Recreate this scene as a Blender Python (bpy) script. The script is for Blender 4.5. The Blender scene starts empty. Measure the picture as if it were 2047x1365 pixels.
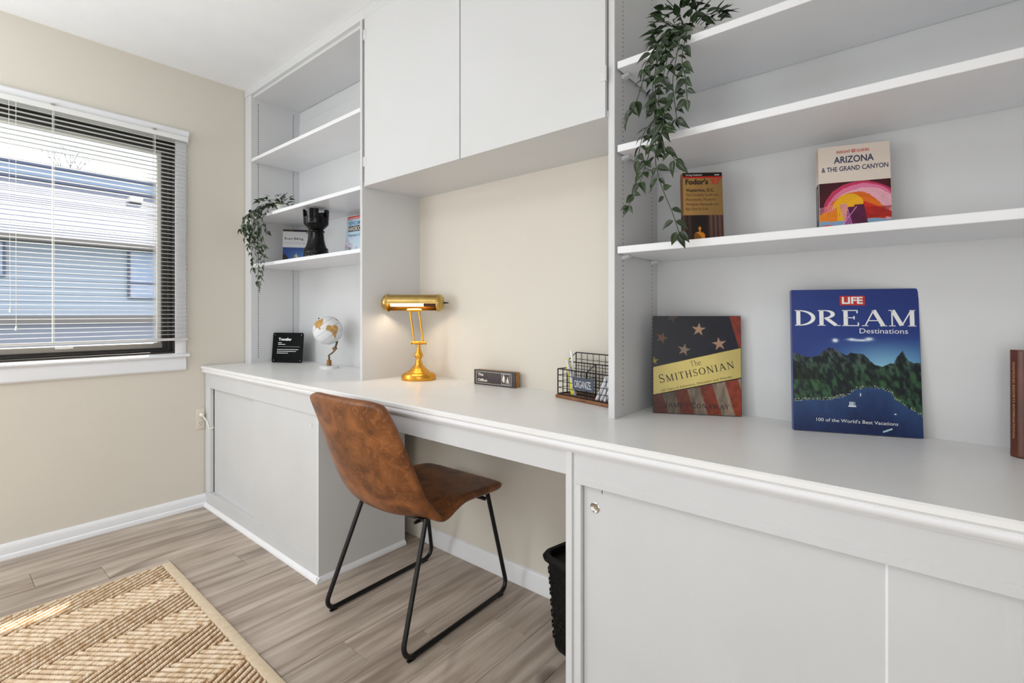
import bpy, bmesh, math, random
import numpy as np
from mathutils import Vector, Matrix, noise as mnoise
R = math.radians
random.seed(7)
S = bpy.context.scene
COL = S.collection

# ------------------------------------------------------------------ camera
CAMP = (3.146, 0.0, 1.10)
FPX, HOR, CX = 976.0, 626.0, 1023.5
cd = bpy.data.cameras.new('camera'); cam = bpy.data.objects.new('camera', cd); COL.objects.link(cam)
cam.location = CAMP; cam.rotation_euler = (R(90), 0, R(39.7))
cd.sensor_fit = 'HORIZONTAL'; cd.sensor_width = 36.0; cd.lens = 36.0 * FPX / 2047.0
cd.shift_y = -(682.5 - HOR) / 2047.0
cd.clip_start = 0.02; cd.clip_end = 300
S.camera = cam
# ------------------------------------------------------------------ world, sun, area lights, exposure
w = bpy.data.worlds.new('world'); S.world = w; w.use_nodes = True
bg = w.node_tree.nodes['Background']; bg.inputs[0].default_value = (0.88, 0.94, 1.0, 1); bg.inputs[1].default_value = 2.0
sd = bpy.data.lights.new('sun', 'SUN'); sd.energy = 13.0; sd.angle = R(0.6); sd.color = (1, .95, .86)
sun = bpy.data.objects.new('sun', sd); COL.objects.link(sun)
sun.rotation_euler = Vector((-0.77, 0.46, 1.0)).to_track_quat('Z', 'Y').to_euler()
def area(name, loc, aim, sx, sy, e, col=(1, 1, 1)):
    l = bpy.data.lights.new(name, 'AREA'); l.shape = 'RECTANGLE'; l.size = sx; l.size_y = sy; l.energy = e; l.color = col
    o = bpy.data.objects.new(name, l); COL.objects.link(o); o.location = loc
    o.rotation_euler = (Vector(loc) - Vector(aim)).to_track_quat('Z', 'Y').to_euler()
    return o
LC = (.885, .945, 1.0)
LIGHTS = [  # unseen fills added to brighten the room
 ('left_rear_fill', (0.10, -1.30, 1.4), (1.0, 1.3, 0.9), 1.3, 1.2, 34),
 ('overhead_fill', (1.9, -1.0, 2.36), (1.9, -0.9, 0), 1.2, 1.2, 17),
 ('right_rear_fill', (3.68, -1.5, 1.4), (1.0, -0.3, 1.2), 1.4, 1.3, 9),
 ('low_rear_fill', (2.0, -2.45, 0.6), (2.0, 1.5, 0.8), 3.2, 0.9, 16),
 ('floor_up_fill', (2.7, -0.7, 0.1), (2.7, -0.65, 2.45), 1.4, 0.9, 6),
 ('right_side_fill', (3.70, -0.55, 0.9), (0.5, 0.2, 0.8), 1.5, 1.3, 15),
 ('ceiling_up_fill', (0.8, -0.75, 1.55), (0.8, -0.7, 2.45), 0.9, 0.9, 12),
]
for q_ in LIGHTS: area(*q_, LC)
S.view_settings.view_transform = 'Standard'; S.view_settings.look = 'None'
S.view_settings.gamma = 1.0; S.view_settings.use_curve_mapping = False
S.view_settings.exposure = -0.07

# ------------------------------------------------------------------ materials
def lin(c):
    c = [x / 255.0 for x in c]
    return tuple(x / 12.92 if x <= .04045 else ((x + .055) / 1.055) ** 2.4 for x in c)
def N(nt, t, **k):
    n = nt.nodes.new(t)
    for a, b in k.items(): setattr(n, a, b)
    return n
def mat(name, rgb, rough=.5, metal=0., spec=.5, bump=None, vary=None, coat=0., aniso=None):
    """bump=(scale,strength[,stretch]) vary=(scale,rgb2,lo,hi)"""
    m = bpy.data.materials.new(name); m.use_nodes = True; nt = m.node_tree
    b = nt.nodes['Principled BSDF']
    b.inputs['Base Color'].default_value = (*lin(rgb), 1); b.inputs['Roughness'].default_value = rough
    b.inputs['Metallic'].default_value = metal; b.inputs['Specular IOR Level'].default_value = spec
    b.inputs['Coat Weight'].default_value = coat
    tc = N(nt, 'ShaderNodeTexCoord')
    if vary is None: vary = (6, tuple(min(255, int(x * 1.02)) for x in rgb), .3, .7)
    nz = N(nt, 'ShaderNodeTexNoise'); nz.inputs['Scale'].default_value = vary[0]; nz.inputs['Detail'].default_value = 4
    nt.links.new(tc.outputs['Object'], nz.inputs['Vector'])
    cr = N(nt, 'ShaderNodeValToRGB'); cr.color_ramp.elements[0].position = vary[2]; cr.color_ramp.elements[1].position = vary[3]
    cr.color_ramp.elements[0].color = (*lin(rgb), 1); cr.color_ramp.elements[1].color = (*lin(vary[1]), 1)
    nt.links.new(nz.outputs[0], cr.inputs[0]); nt.links.new(cr.outputs[0], b.inputs['Base Color'])
    if bump:
        mp = N(nt, 'ShaderNodeMapping'); mp.inputs['Scale'].default_value = bump[2] if len(bump) > 2 else (1, 1, 1)
        n2 = N(nt, 'ShaderNodeTexNoise'); n2.inputs['Scale'].default_value = bump[0]; n2.inputs['Detail'].default_value = 5
        bp = N(nt, 'ShaderNodeBump'); bp.inputs['Strength'].default_value = bump[1]; bp.inputs['Distance'].default_value = .002
        nt.links.new(tc.outputs['Object'], mp.inputs[0]); nt.links.new(mp.outputs[0], n2.inputs['Vector'])
        nt.links.new(n2.outputs[0], bp.inputs['Height']); nt.links.new(bp.outputs[0], b.inputs['Normal'])
    return m
WHITE = mat('white_paint', (217, 217, 218), .38, bump=(60, .10), vary=(3, (214, 214, 214), .3, .7))
DOORW = mat('brushed_white_paint', (209, 209, 210), .42, bump=(90, .3, (1, 1, .06)), vary=(4, (205, 205, 206), .35, .7))
TOPW = mat('worktop_white_paint', (238, 237, 236), .30, bump=(25, .12), vary=(5, (234, 232, 230), .35, .75))
TRIM = mat('trim_white_gloss', (236, 236, 238), .3, bump=(30, .05))
WALL = mat('cream_wall_paint', (223, 216, 204), .75, bump=(220, .12), vary=(1.3, (219, 212, 200), .3, .75))
CEIL = mat('ceiling_paint', (240, 240, 240), .85, bump=(180, .1))
BRONZE = mat('bronze_aluminium', (56, 53, 52), .45, .3, bump=(50, .05))
SASHM = mat('light_sash_metal', (205, 203, 198), .4)
BLIND = mat('blind_white', (232, 231, 228), .35)
BLACKM = mat('black_powder_coat', (17, 17, 19), .38, .2, bump=(300, .08))
BLACKG = mat('glossy_black_ceramic', (3, 3, 4), .07, spec=.28)
BLACKP = mat('black_plastic', (6, 6, 7), .5, spec=.25)
BRASS = mat('brushed_brass', (228, 172, 72), .28, 1., vary=(14, (212, 154, 58), .35, .7))
BRASSP = mat('pale_brass', (198, 170, 104), .32, 1., vary=(30, (184, 152, 88), .35, .7))
WOODS = mat('walnut_wood', (112, 70, 40), .5, bump=(30, .2, (1, 8, 8)), vary=(18, (150, 100, 62), .35, .75))
WOODG = mat('gold_wood', (168, 120, 64), .45, vary=(30, (130, 84, 40), .35, .7))
SIGNF = mat('sign_face', (64, 57, 58), .55, vary=(40, (74, 66, 66), .3, .7))
SIGNB = mat('sign_block_wood', (150, 100, 48), .5, vary=(30, (196, 150, 96), .35, .8), bump=(30, .2, (1, 6, 6)))
CREAMT = mat('cream_print', (236, 228, 216), .6)
WHT = mat('white_print', (240, 240, 238), .5)
BLK = mat('black_print', (16, 14, 16), .5)
NAVY = mat('navy_print', (38, 48, 84), .5)
REDP = mat('red_print', (196, 44, 34), .5)
DKGOLD = mat('dark_gold_print', (84, 58, 22), .5)
GOLDP = mat('gold_foil_print', (206, 170, 118), .4)
PAGES = mat('page_edges', (226, 218, 200), .8, bump=(200, .3, (.05, 1, 1)))
MARBLE = mat('white_marble', (228, 228, 226), .25, vary=(9, (205, 206, 208), .5, .8))
YEL = mat('yellow_plastic', (236, 226, 20), .35)
YELP = mat('pale_yellow_plastic', (240, 240, 130), .35)
LILAC = mat('clear_grey_plastic', (214, 212, 226), .3)
PAPER = mat('white_marker', (226, 226, 230), .45)
SLATE = mat('slate_tag', (66, 74, 92), .6)
POTM = mat('white_pot', (232, 230, 224), .4)
TAPE = mat('cotton_tape', (222, 203, 176), .85, bump=(160, .5, (1, 1, 1)), vary=(60, (212, 190, 160), .35, .7))
RUGB = mat('jute_backing', (176, 144, 106), .95, vary=(40, (190, 156, 118), .3, .7))
PLATE = mat('ivory_outlet', (222, 214, 200), .35)
DARK = mat('pin_hole_dark', (26, 24, 24), .9)
MAROON = mat('maroon_wood', (86, 42, 30), .34, bump=(20, .2, (6, 6, 1)), vary=(14, (112, 58, 42), .4, .75))
PLUGM = mat('white_plug', (236, 232, 224), .35)
CHROME = mat('nickel_cup', (190, 188, 182), .18, 1.)
BRONZEJ = mat('aged_bronze', (104, 84, 62), .35, 1.)
STEM = mat('plant_stem', (50, 62, 34), .6)

def leather():
    m = mat('brown_leather', (126, 66, 32), .36, bump=(140, .25)); nt = m.node_tree; b = nt.nodes['Principled BSDF']
    tc = N(nt, 'ShaderNodeTexCoord')
    n1 = N(nt, 'ShaderNodeTexNoise'); n1.inputs['Scale'].default_value = 9; n1.inputs['Detail'].default_value = 6; n1.inputs['Distortion'].default_value = 1.2
    nt.links.new(tc.outputs['Object'], n1.inputs['Vector'])
    c1 = N(nt, 'ShaderNodeValToRGB'); e = c1.color_ramp.elements
    e[0].position = .36; e[0].color = (*lin((98, 58, 32)), 1); e[1].position = .68; e[1].color = (*lin((158, 98, 54)), 1)
    nt.links.new(n1.outputs[0], c1.inputs[0])
    n2 = N(nt, 'ShaderNodeTexNoise'); n2.inputs['Scale'].default_value = 22; n2.inputs['Detail'].default_value = 3; n2.inputs['Distortion'].default_value = 3.5
    nt.links.new(tc.outputs['Object'], n2.inputs['Vector'])
    c2 = N(nt, 'ShaderNodeValToRGB'); e = c2.color_ramp.elements
    e[0].position = .55; e[0].color = (0, 0, 0, 1); e[1].position = .72; e[1].color = (.38, .38, .38, 1)
    nt.links.new(n2.outputs[0], c2.inputs[0])
    mx = N(nt, 'ShaderNodeMixRGB'); nt.links.new(c2.outputs[0], mx.inputs[0]); nt.links.new(c1.outputs[0], mx.inputs[1])
    mx.inputs[2].default_value = (*lin((190, 122, 70)), 1); nt.links.new(mx.outputs[0], b.inputs['Base Color'])
    b.inputs['Specular IOR Level'].default_value = .4
    return m
LEATHER = leather()

def plank_mat():
    m = bpy.data.materials.new('grey_oak_plank'); m.use_nodes = True; nt = m.node_tree; b = nt.nodes['Principled BSDF']
    L = nt.links.new
    tc = N(nt, 'ShaderNodeTexCoord'); oi = N(nt, 'ShaderNodeObjectInfo')
    add = N(nt, 'ShaderNodeVectorMath', operation='ADD'); sc = N(nt, 'ShaderNodeVectorMath', operation='SCALE')
    cb = N(nt, 'ShaderNodeCombineXYZ'); L(oi.outputs['Random'], cb.inputs[0]); L(oi.outputs['Random'], cb.inputs[1]); L(oi.outputs['Random'], cb.inputs[2])
    L(cb.outputs[0], sc.inputs[0]); sc.inputs['Scale'].default_value = 37
    L(tc.outputs['Object'], add.inputs[0]); L(sc.outputs[0], add.inputs[1])
    def noise(scale, stretch, det=6, dist=0.):
        mp = N(nt, 'ShaderNodeMapping'); mp.inputs['Scale'].default_value = stretch; L(add.outputs[0], mp.inputs[0])
        n = N(nt, 'ShaderNodeTexNoise'); n.inputs['Scale'].default_value = scale; n.inputs['Detail'].default_value = det; n.inputs['Distortion'].default_value = dist
        L(mp.outputs[0], n.inputs['Vector']); return n
    g1 = noise(26, (1, .07, 1), 10, .6)
    r1 = N(nt, 'ShaderNodeValToRGB'); e = r1.color_ramp.elements
    e[0].position = .33; e[0].color = (*lin((152, 135, 121)), 1); e[1].position = .66; e[1].color = (*lin((198, 184, 170)), 1)
    L(g1.outputs[0], r1.inputs[0])
    # cathedral rings
    mp = N(nt, 'ShaderNodeMapping'); mp.inputs['Scale'].default_value = (1, .16, 1); L(add.outputs[0], mp.inputs[0])
    wv = N(nt, 'ShaderNodeTexWave', wave_type='RINGS'); wv.inputs['Scale'].default_value = 9; wv.inputs['Distortion'].default_value = 6
    wv.inputs['Detail'].default_value = 3; wv.inputs['Detail Scale'].default_value = 1.4; L(mp.outputs[0], wv.inputs['Vector'])
    r2 = N(nt, 'ShaderNodeValToRGB'); e = r2.color_ramp.elements
    e[0].position = .0; e[0].color = (.74, .72, .70, 1); e[1].position = .35; e[1].color = (1, 1, 1, 1); L(wv.outputs[0], r2.inputs[0])
    m1 = N(nt, 'ShaderNodeMixRGB', blend_type='MULTIPLY'); m1.inputs[0].default_value = .55; L(r1.outputs[0], m1.inputs[1]); L(r2.outputs[0], m1.inputs[2])
    # knots
    kn = noise(5, (1, .45, 1), 2, .8)
    r3 = N(nt, 'ShaderNodeValToRGB'); e = r3.color_ramp.elements
    e[0].position = .67; e[0].color = (0, 0, 0, 1); e[1].position = .76; e[1].color = (.75, .75, .75, 1); L(kn.outputs[0], r3.inputs[0])
    m2 = N(nt, 'ShaderNodeMixRGB'); L(r3.outputs[0], m2.inputs[0]); L(m1.outputs[0], m2.inputs[1]); m2.inputs[2].default_value = (*lin((92, 76, 64)), 1)
    # plank to plank tone
    hs = N(nt, 'ShaderNodeHueSaturation'); mr = N(nt, 'ShaderNodeMapRange'); mr.inputs['To Min'].default_value = .90; mr.inputs['To Max'].default_value = 1.1
    L(oi.outputs['Random'], mr.inputs[0]); L(mr.outputs[0], hs.inputs['Value']); L(m2.outputs[0], hs.inputs['Color']); L(hs.outputs[0], b.inputs['Base Color'])
    b.inputs['Roughness'].default_value = .42
    bp = N(nt, 'ShaderNodeBump'); bp.inputs['Strength'].default_value = .25; bp.inputs['Distance'].default_value = .001
    g2 = noise(90, (1, .05, 1), 4); L(g2.outputs[0], bp.inputs['Height']); L(bp.outputs[0], b.inputs['Normal'])
    return m
PLANK = plank_mat()

def vcol_mat(name, rough=.3, coat=0.):
    m = bpy.data.materials.new(name); m.use_nodes = True; nt = m.node_tree; b = nt.nodes['Principled BSDF']
    a = N(nt, 'ShaderNodeAttribute', attribute_name='Col'); nt.links.new(a.outputs['Color'], b.inputs['Base Color'])
    b.inputs['Roughness'].default_value = rough; b.inputs['Coat Weight'].default_value = coat; b.inputs['Specular IOR Level'].default_value = .35
    return m
PRINT = vcol_mat('printed_cover', .38); JUTE = vcol_mat('jute_rope', .9); GLOBEM = vcol_mat('globe_print', .5)

def leaf_mat():
    m = bpy.data.materials.new('variegated_leaf'); m.use_nodes = True; nt = m.node_tree; b = nt.nodes['Principled BSDF']; L = nt.links.new
    tc = N(nt, 'ShaderNodeTexCoord'); sp = N(nt, 'ShaderNodeSeparateXYZ'); L(tc.outputs['Object'], sp.inputs[0])
    ab = N(nt, 'ShaderNodeMath', operation='ABSOLUTE'); L(sp.outputs[0], ab.inputs[0])
    mu = N(nt, 'ShaderNodeMath', operation='MULTIPLY'); mu.inputs[1].default_value = 1500; L(ab.outputs[0], mu.inputs[0])
    sn = N(nt, 'ShaderNodeMath', operation='SINE'); L(mu.outputs[0], sn.inputs[0])
    r = N(nt, 'ShaderNodeValToRGB'); e = r.color_ramp.elements
    e[0].position = .55; e[0].color = (*lin((22, 36, 16)), 1); e[1].position = .95; e[1].color = (*lin((66, 92, 48)), 1)
    L(sn.outputs[0], r.inputs[0])
    oi = N(nt, 'ShaderNodeObjectInfo'); mr = N(nt, 'ShaderNodeMapRange'); mr.inputs['To Min'].default_value = .55; mr.inputs['To Max'].default_value = 1.35
    L(oi.outputs['Random'], mr.inputs[0]); hs = N(nt, 'ShaderNodeHueSaturation'); L(mr.outputs[0], hs.inputs['Value']); L(r.outputs[0], hs.inputs['Color'])
    L(hs.outputs[0], b.inputs['Base Color']); b.inputs['Roughness'].default_value = .3
    return m
LEAF = leaf_mat()
def glow(name, rgb, e):
    m = bpy.data.materials.new(name); m.use_nodes = True; b = m.node_tree.nodes['Principled BSDF']
    b.inputs['Base Color'].default_value = (*lin(rgb), 1); b.inputs['Emission Color'].default_value = (*lin(rgb), 1); b.inputs['Emission Strength'].default_value = e
    return m
TUBE = glow('lit_bulb', (255, 222, 168), 5)
def glass():
    m = bpy.data.materials.new('window_glass'); m.use_nodes = True; nt = m.node_tree; nt.nodes.clear()
    o = N(nt, 'ShaderNodeOutputMaterial'); mx = N(nt, 'ShaderNodeMixShader'); t = N(nt, 'ShaderNodeBsdfTransparent'); g = N(nt, 'ShaderNodeBsdfGlossy')
    g.inputs['Roughness'].default_value = .01; fr = N(nt, 'ShaderNodeLayerWeight'); fr.inputs[0].default_value = .04
    nt.links.new(fr.outputs[0], mx.inputs[0]); nt.links.new(t.outputs[0], mx.inputs[1]); nt.links.new(g.outputs[0], mx.inputs[2]); nt.links.new(mx.outputs[0], o.inputs[0])
    return m
GLASS = glass()

# ------------------------------------------------------------------ mesh helpers
class MB:
    def __init__(s): s.v = []; s.f = []
    def add(s, vs, fs):
        n = len(s.v); s.v += [tuple(v) for v in vs]; s.f += [tuple(i + n for i in f) for f in fs]; return s
    def box(s, x0, x1, y0, y1, z0, z1, c=0.0):
        if c <= 0:
            vs = [(x, y, z) for x in (x0, x1) for y in (y0, y1) for z in (z0, z1)]
            return s.add(vs, [(0, 1, 3, 2), (4, 6, 7, 5), (0, 4, 5, 1), (2, 3, 7, 6), (0, 2, 6, 4), (1, 5, 7, 3)])
        bm = bmesh.new(); bmesh.ops.create_cube(bm, size=1)
        for v in bm.verts: v.co = Vector(((x0 + x1) / 2 + v.co.x * (x1 - x0), (y0 + y1) / 2 + v.co.y * (y1 - y0), (z0 + z1) / 2 + v.co.z * (z1 - z0)))
        bmesh.ops.bevel(bm, geom=bm.edges[:], offset=c, segments=2, affect='EDGES', profile=.5)
        bm.verts.ensure_lookup_table(); vs = [v.co[:] for v in bm.verts]; fs = [[v.index for v in f.verts] for f in bm.faces]; bm.free()
        return s.add(vs, fs)
    def prism(s, prof, axis, a, b):
        """extrude closed 2D profile along axis ('x': (y,z), 'y': (x,z), 'z': (x,y))"""
        def P(t, p): return {'x': (t, p[0], p[1]), 'y': (p[0], t, p[1]), 'z': (p[0], p[1], t)}[axis]
        n = len(prof); vs = [P(a, p) for p in prof] + [P(b, p) for p in prof]
        fs = [(i, (i + 1) % n, (i + 1) % n + n, i + n) for i in range(n)] + [tuple(range(n))[::-1], tuple(range(n, 2 * n))]
        return s.add(vs, fs)
    def lathe(s, prof, c=(0, 0, 0), n=32, sx=1, sy=1, cap=True):
        vs = []; fs = []
        for r, z in prof:
            for k in range(n):
                a = 2 * math.pi * k / n; vs.append((c[0] + r * math.cos(a) * sx, c[1] + r * math.sin(a) * sy, c[2] + z))
        for j in range(len(prof) - 1):
            for k in range(n): fs.append((j * n + k, j * n + (k + 1) % n, (j + 1) * n + (k + 1) % n, (j + 1) * n + k))
        if cap: fs.append(tuple(range(n))[::-1]); fs.append(tuple((len(prof) - 1) * n + k for k in range(n)))
        return s.add(vs, fs)
    def tube(s, pts, r, n=8, cap=True):
        pts = [Vector(p) for p in pts]; rr = r if isinstance(r, (list, tuple)) else [r] * len(pts)
        t0 = (pts[1] - pts[0]).normalized(); up = Vector((0, 0, 1)) if abs(t0.z) < .9 else Vector((0, 1, 0))
        nrm = t0.cross(up).normalized(); vs = []; fs = []
        for i, p in enumerate(pts):
            if i == 0: t = pts[1] - pts[0]
            elif i == len(pts) - 1: t = pts[-1] - pts[-2]
            else: t = (pts[i + 1] - p).normalized() + (p - pts[i - 1]).normalized()
            t = t.normalized() if t.length > 1e-9 else t0
            nrm = (nrm - t * nrm.dot(t)); nrm = nrm.normalized() if nrm.length > 1e-6 else t.orthogonal().normalized()
            b = t.cross(nrm)
            for k in range(n):
                a = 2 * math.pi * k / n; vs.append(p + (nrm * math.cos(a) + b * math.sin(a)) * rr[i])
        for j in range(len(pts) - 1):
            for k in range(n): fs.append((j * n + k, j * n + (k + 1) % n, (j + 1) * n + (k + 1) % n, (j + 1) * n + k))
        if cap: fs.append(tuple(range(n))[::-1]); fs.append(tuple((len(pts) - 1) * n + k for k in range(n)))
        return s.add(vs, fs)
    def sphere(s, c, r, nu=16, nv=10, sc=(1, 1, 1)):
        prof = [(math.sin(math.pi * j / nv) * r, -math.cos(math.pi * j / nv) * r) for j in range(nv + 1)]
        m = MB().lathe([(max(a, 1e-5), b) for a, b in prof], n=nu)
        return s.add([(c[0] + v[0] * sc[0], c[1] + v[1] * sc[1], c[2] + v[2] * sc[2]) for v in m.v], m.f)
    def xf(s, M):
        s.v = [tuple(M @ Vector(v)) for v in s.v]; return s
def wm(o):
    return (wm(o.parent) @ o.matrix_basis) if o.parent else o.matrix_basis.copy()
def mk(name, mb, m, parent=None, local=False, smooth=False, tags=None, ang=35):
    me = bpy.data.meshes.new(name)
    v = mb.v
    if parent is not None and not local:
        M = wm(parent).inverted(); v = [tuple(M @ Vector(p)) for p in v]
    me.from_pydata(v, [], mb.f); me.update()
    bm = bmesh.new(); bm.from_mesh(me); bmesh.ops.recalc_face_normals(bm, faces=bm.faces[:]); bm.to_mesh(me); bm.free()
    if m: me.materials.append(m)
    if smooth:
        for p in me.polygons: p.use_smooth = True
        me.set_sharp_from_angle(angle=R(ang))
    o = bpy.data.objects.new(name, me); COL.objects.link(o)
    if parent is not None: o.parent = parent
    for k, x in (tags or {}).items(): o[k] = x
    return o
def thing(name, label, cat, loc, rot=(0, 0, 0), group=None):
    o = bpy.data.objects.new(name, None); COL.objects.link(o); o.empty_display_size = .05
    o.location = loc; o.rotation_euler = rot; o['label'] = label; o['category'] = cat
    if group: o['group'] = group
    return o
def struct(name, loc=(0, 0, 0)):
    o = bpy.data.objects.new(name, None); COL.objects.link(o); o.location = loc; o['kind'] = 'structure'; return o
def dup(o, parent):
    c = o.copy(); COL.objects.link(c); c.parent = parent; return c
def fillet(pts, r, seg=6):
    pts = [Vector(p) for p in pts]; out = [pts[0]]
    for i in range(1, len(pts) - 1):
        a = (pts[i - 1] - pts[i]).normalized(); b = (pts[i + 1] - pts[i]).normalized()
        th = a.angle(b); d = r / math.tan(th / 2); p0 = pts[i] + a * d; p1 = pts[i] + b * d
        c = pts[i] + (a + b).normalized() * (r / math.sin(th / 2))
        v0 = p0 - c; v1 = p1 - c; om = v0.angle(v1)
        for k in range(seg + 1):
            t = k / seg; out.append(c + (v0 * math.sin((1 - t) * om) + v1 * math.sin(t * om)) / math.sin(om))
    out.append(pts[-1]); return out
_F = None
def text(parent, s, x, z, y, h=None, wd=None, m=BLK, bold=0., align='CENTER', name='lettering', rot=0., shear=0., valign='BOTTOM', M=None):
    """flat lettering in the parent's local XZ plane facing -Y; h = cap height, wd = forced width"""
    cu = bpy.data.curves.new('t', 'FONT'); cu.body = s; cu.size = 1; cu.offset = bold; cu.shear = shear; cu.resolution_u = 3; cu.fill_mode = 'FRONT'
    o = bpy.data.objects.new('t', cu); COL.objects.link(o)
    dg = bpy.context.evaluated_depsgraph_get(); me = bpy.data.meshes.new_from_object(o.evaluated_get(dg), depsgraph=dg)
    bpy.data.objects.remove(o); bpy.data.curves.remove(cu)
    co = np.zeros(len(me.vertices) * 3); me.vertices.foreach_get('co', co); co = co.reshape(-1, 3)
    capH = 0.70
    sc = h / capH if h else 1; sxx = sc
    x0, x1 = co[:, 0].min(), co[:, 0].max()
    if wd: sxx = wd / (x1 - x0); sc = sc if h else sxx
    co[:, 0] = (co[:, 0] - x0) * sxx; co[:, 1] *= sc; W = (x1 - x0) * sxx
    co[:, 0] -= {'CENTER': W / 2, 'LEFT': 0, 'RIGHT': W}[align]
    c, sn = math.cos(rot), math.sin(rot); X = co[:, 0] * c - co[:, 1] * sn; Z = co[:, 0] * sn + co[:, 1] * c
    out = np.stack([x + X, np.full(len(X), y), z + Z], 1)
    if M is not None: out = np.array([tuple(M @ Vector(p)) for p in out])
    me.vertices.foreach_set('co', out.ravel()); me.update(); me.name = name
    me.materials.clear(); me.materials.append(m)
    ob = bpy.data.objects.new(name, me); COL.objects.link(ob); ob.parent = parent
    return ob
# small serif capitals drawn as ribbons
def ribbon(mb, pts, ws):
    vs = []; fs = []
    P = [Vector((p[0], p[1])) for p in pts]
    for i, p in enumerate(P):
        t = (P[min(i + 1, len(P) - 1)] - P[max(i - 1, 0)]).normalized(); n = Vector((-t.y, t.x))
        wv = ws[i] / 2; vs += [(p.x + n.x * wv, 0, p.y + n.y * wv), (p.x - n.x * wv, 0, p.y - n.y * wv)]
    for i in range(len(P) - 1): fs.append((2 * i, 2 * i + 1, 2 * i + 3, 2 * i + 2))
    mb.add(vs, fs)
def arc(cx, cy, rx, ry, a0, a1, T, t, n=14, mid='x'):
    pts = []; ws = []
    for i in range(n + 1):
        a = R(a0 + (a1 - a0) * i / n); pts.append((cx + rx * math.cos(a), cy + ry * math.sin(a))); ws.append(t + (T - t) * abs(math.cos(a)) ** 1.4)
    return pts, ws
def glyph(ch, T, t, sf):
    mb = MB(); L = lambda a, b, w_: ribbon(mb, [a, b], [w_, w_])
    def ser(x, y, w_=None):
        w_ = w_ or sf; L((x - w_ / 2, y), (x + w_ / 2, y), t * .8)
    e = t * .4; top = 1 - e; bot = e
    if ch == 'D': L((.16, 0), (.16, 1), T); p = arc(.16, .5, .62, .5 - t / 2, -90, 90, T, t); ribbon(mb, *p); L((.02, bot), (.3, bot), t); L((.02, top), (.3, top), t); return mb, .86
    if ch == 'R':
        L((.16, 0), (.16, 1), T); p = arc(.3, .74, .32, .26 - t / 2, -90, 90, T, t); ribbon(mb, *p); L((.16, top), (.3, top), t); L((.16, .48), (.3, .48), t); L((.36, .48), (.74, .04), T); ser(.16, bot, sf * 1.3); L((.02, top), (.2, top), t); ser(.8, bot, sf); return mb, .88
    if ch == 'E':
        L((.16, 0), (.16, 1), T); L((.02, top), (.62, top), t); L((.16, .52), (.5, .52), t); L((.02, bot), (.66, bot), t)
        L((.61, 1), (.61, .8), t); L((.65, 0), (.65, .22), t); L((.49, .42), (.49, .62), t); return mb, .74
    if ch == 'A':
        L((.08, 0), (.42, 1), t); L((.42, 1), (.78, 0), T); L((.2, .34), (.66, .34), t); ser(.08, bot); ser(.78, bot, sf * 1.1); return mb, .88
    if ch == 'M':
        L((.14, 0), (.14, 1), t); L((.16, 1), (.5, .04), T); L((.5, .04), (.86, 1), t); L((.88, 0), (.88, 1), T); ser(.14, bot); ser(.88, bot, sf * 1.2); ser(.1, top, sf * .7); ser(.92, top, sf * .7); return mb, 1.06
    if ch == 'N':
        L((.14, 0), (.14, 1), t); L((.14, 1), (.74, 0), T); L((.74, 0), (.74, 1), t); ser(.14, bot); ser(.08, top, sf * .8); ser(.74, top); return mb, .9
    if ch == 'I': L((.15, 0), (.15, 1), T); ser(.15, bot, sf * 1.1); ser(.15, top, sf * 1.1); return mb, .32
    if ch == 'J': L((.2, .0), (.2, 1), T); p = arc(.06, .0, .14, .2, 0, -120, T, t); ribbon(mb, *p); ser(.2, top, sf * 1.1); return mb, .38
    if ch == 'T': L((.35, 0), (.35, 1), T); L((.02, top), (.68, top), t); L((.03, 1), (.03, .82), t); L((.67, 1), (.67, .82), t); ser(.35, bot, sf * 1.1); return mb, .72
    if ch == 'H': L((.14, 0), (.14, 1), T); L((.66, 0), (.66, 1), T); L((.14, .52), (.66, .52), t); [ser(x, y) for x in (.14, .66) for y in (bot, top)]; return mb, .82
    if ch == 'O': p = arc(.42, .5, .38, .5 - t / 2, 0, 360, T, t, 28); ribbon(mb, *p); return mb, .86
    if ch == 'C': p = arc(.42, .5, .38, .5 - t / 2, 48, 318, T, t, 22); ribbon(mb, *p); L((.68, .98), (.68, .72), t); return mb, .76
    if ch == 'Y': L((.06, 1), (.36, .48), T); L((.68, 1), (.36, .48), t); L((.36, 0), (.36, .5), T); ser(.08, top); ser(.66, top); ser(.36, bot, sf * 1.1); return mb, .74
    if ch == 'W': L((.06, 1), (.3, 0), T); L((.3, 0), (.52, .95), t); L((.52, .95), (.76, 0), T); L((.76, 0), (1.0, 1), t); ser(.06, top); ser(1.0, top); ser(.52, top, sf * .8); return mb, 1.08
    if ch == 'S':
        pts = []; ws = []
        for i in range(25):
            u = i / 24
            a = R(40 + 230 * min(u * 2, 1)) if u <= .5 else R(90 - 230 * (u - .5) * 2)
            if u <= .5: x, y = .29 + .21 * math.cos(a), .74 + (.26 - t / 2) * math.sin(a)
            else: x, y = .29 + .24 * math.cos(a), .25 + (.25 - t / 2) * math.sin(a)
            pts.append((x, y)); ws.append(t + (T - t) * math.exp(-((u - .5) / .2) ** 2))
        ribbon(mb, pts, ws); L((.5, .98), (.49, .76), t); L((.06, .02), (.07, .26), t); return mb, .6
    if ch == 'h': L((.14, 0), (.14, 1.05), T); p = arc(.32, .42, .18, .22, 180, 0, T, t); ribbon(mb, *p); L((.5, 0), (.5, .44), T); ser(.14, bot, sf * .9); ser(.5, bot, sf * .9); return mb, .64
    if ch == 'e': p = arc(.28, .32, .22, .32, 5, 320, T, t, 20); ribbon(mb, *p); L((.08, .36), (.49, .36), t); return mb, .56
    return mb, .35
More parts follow.
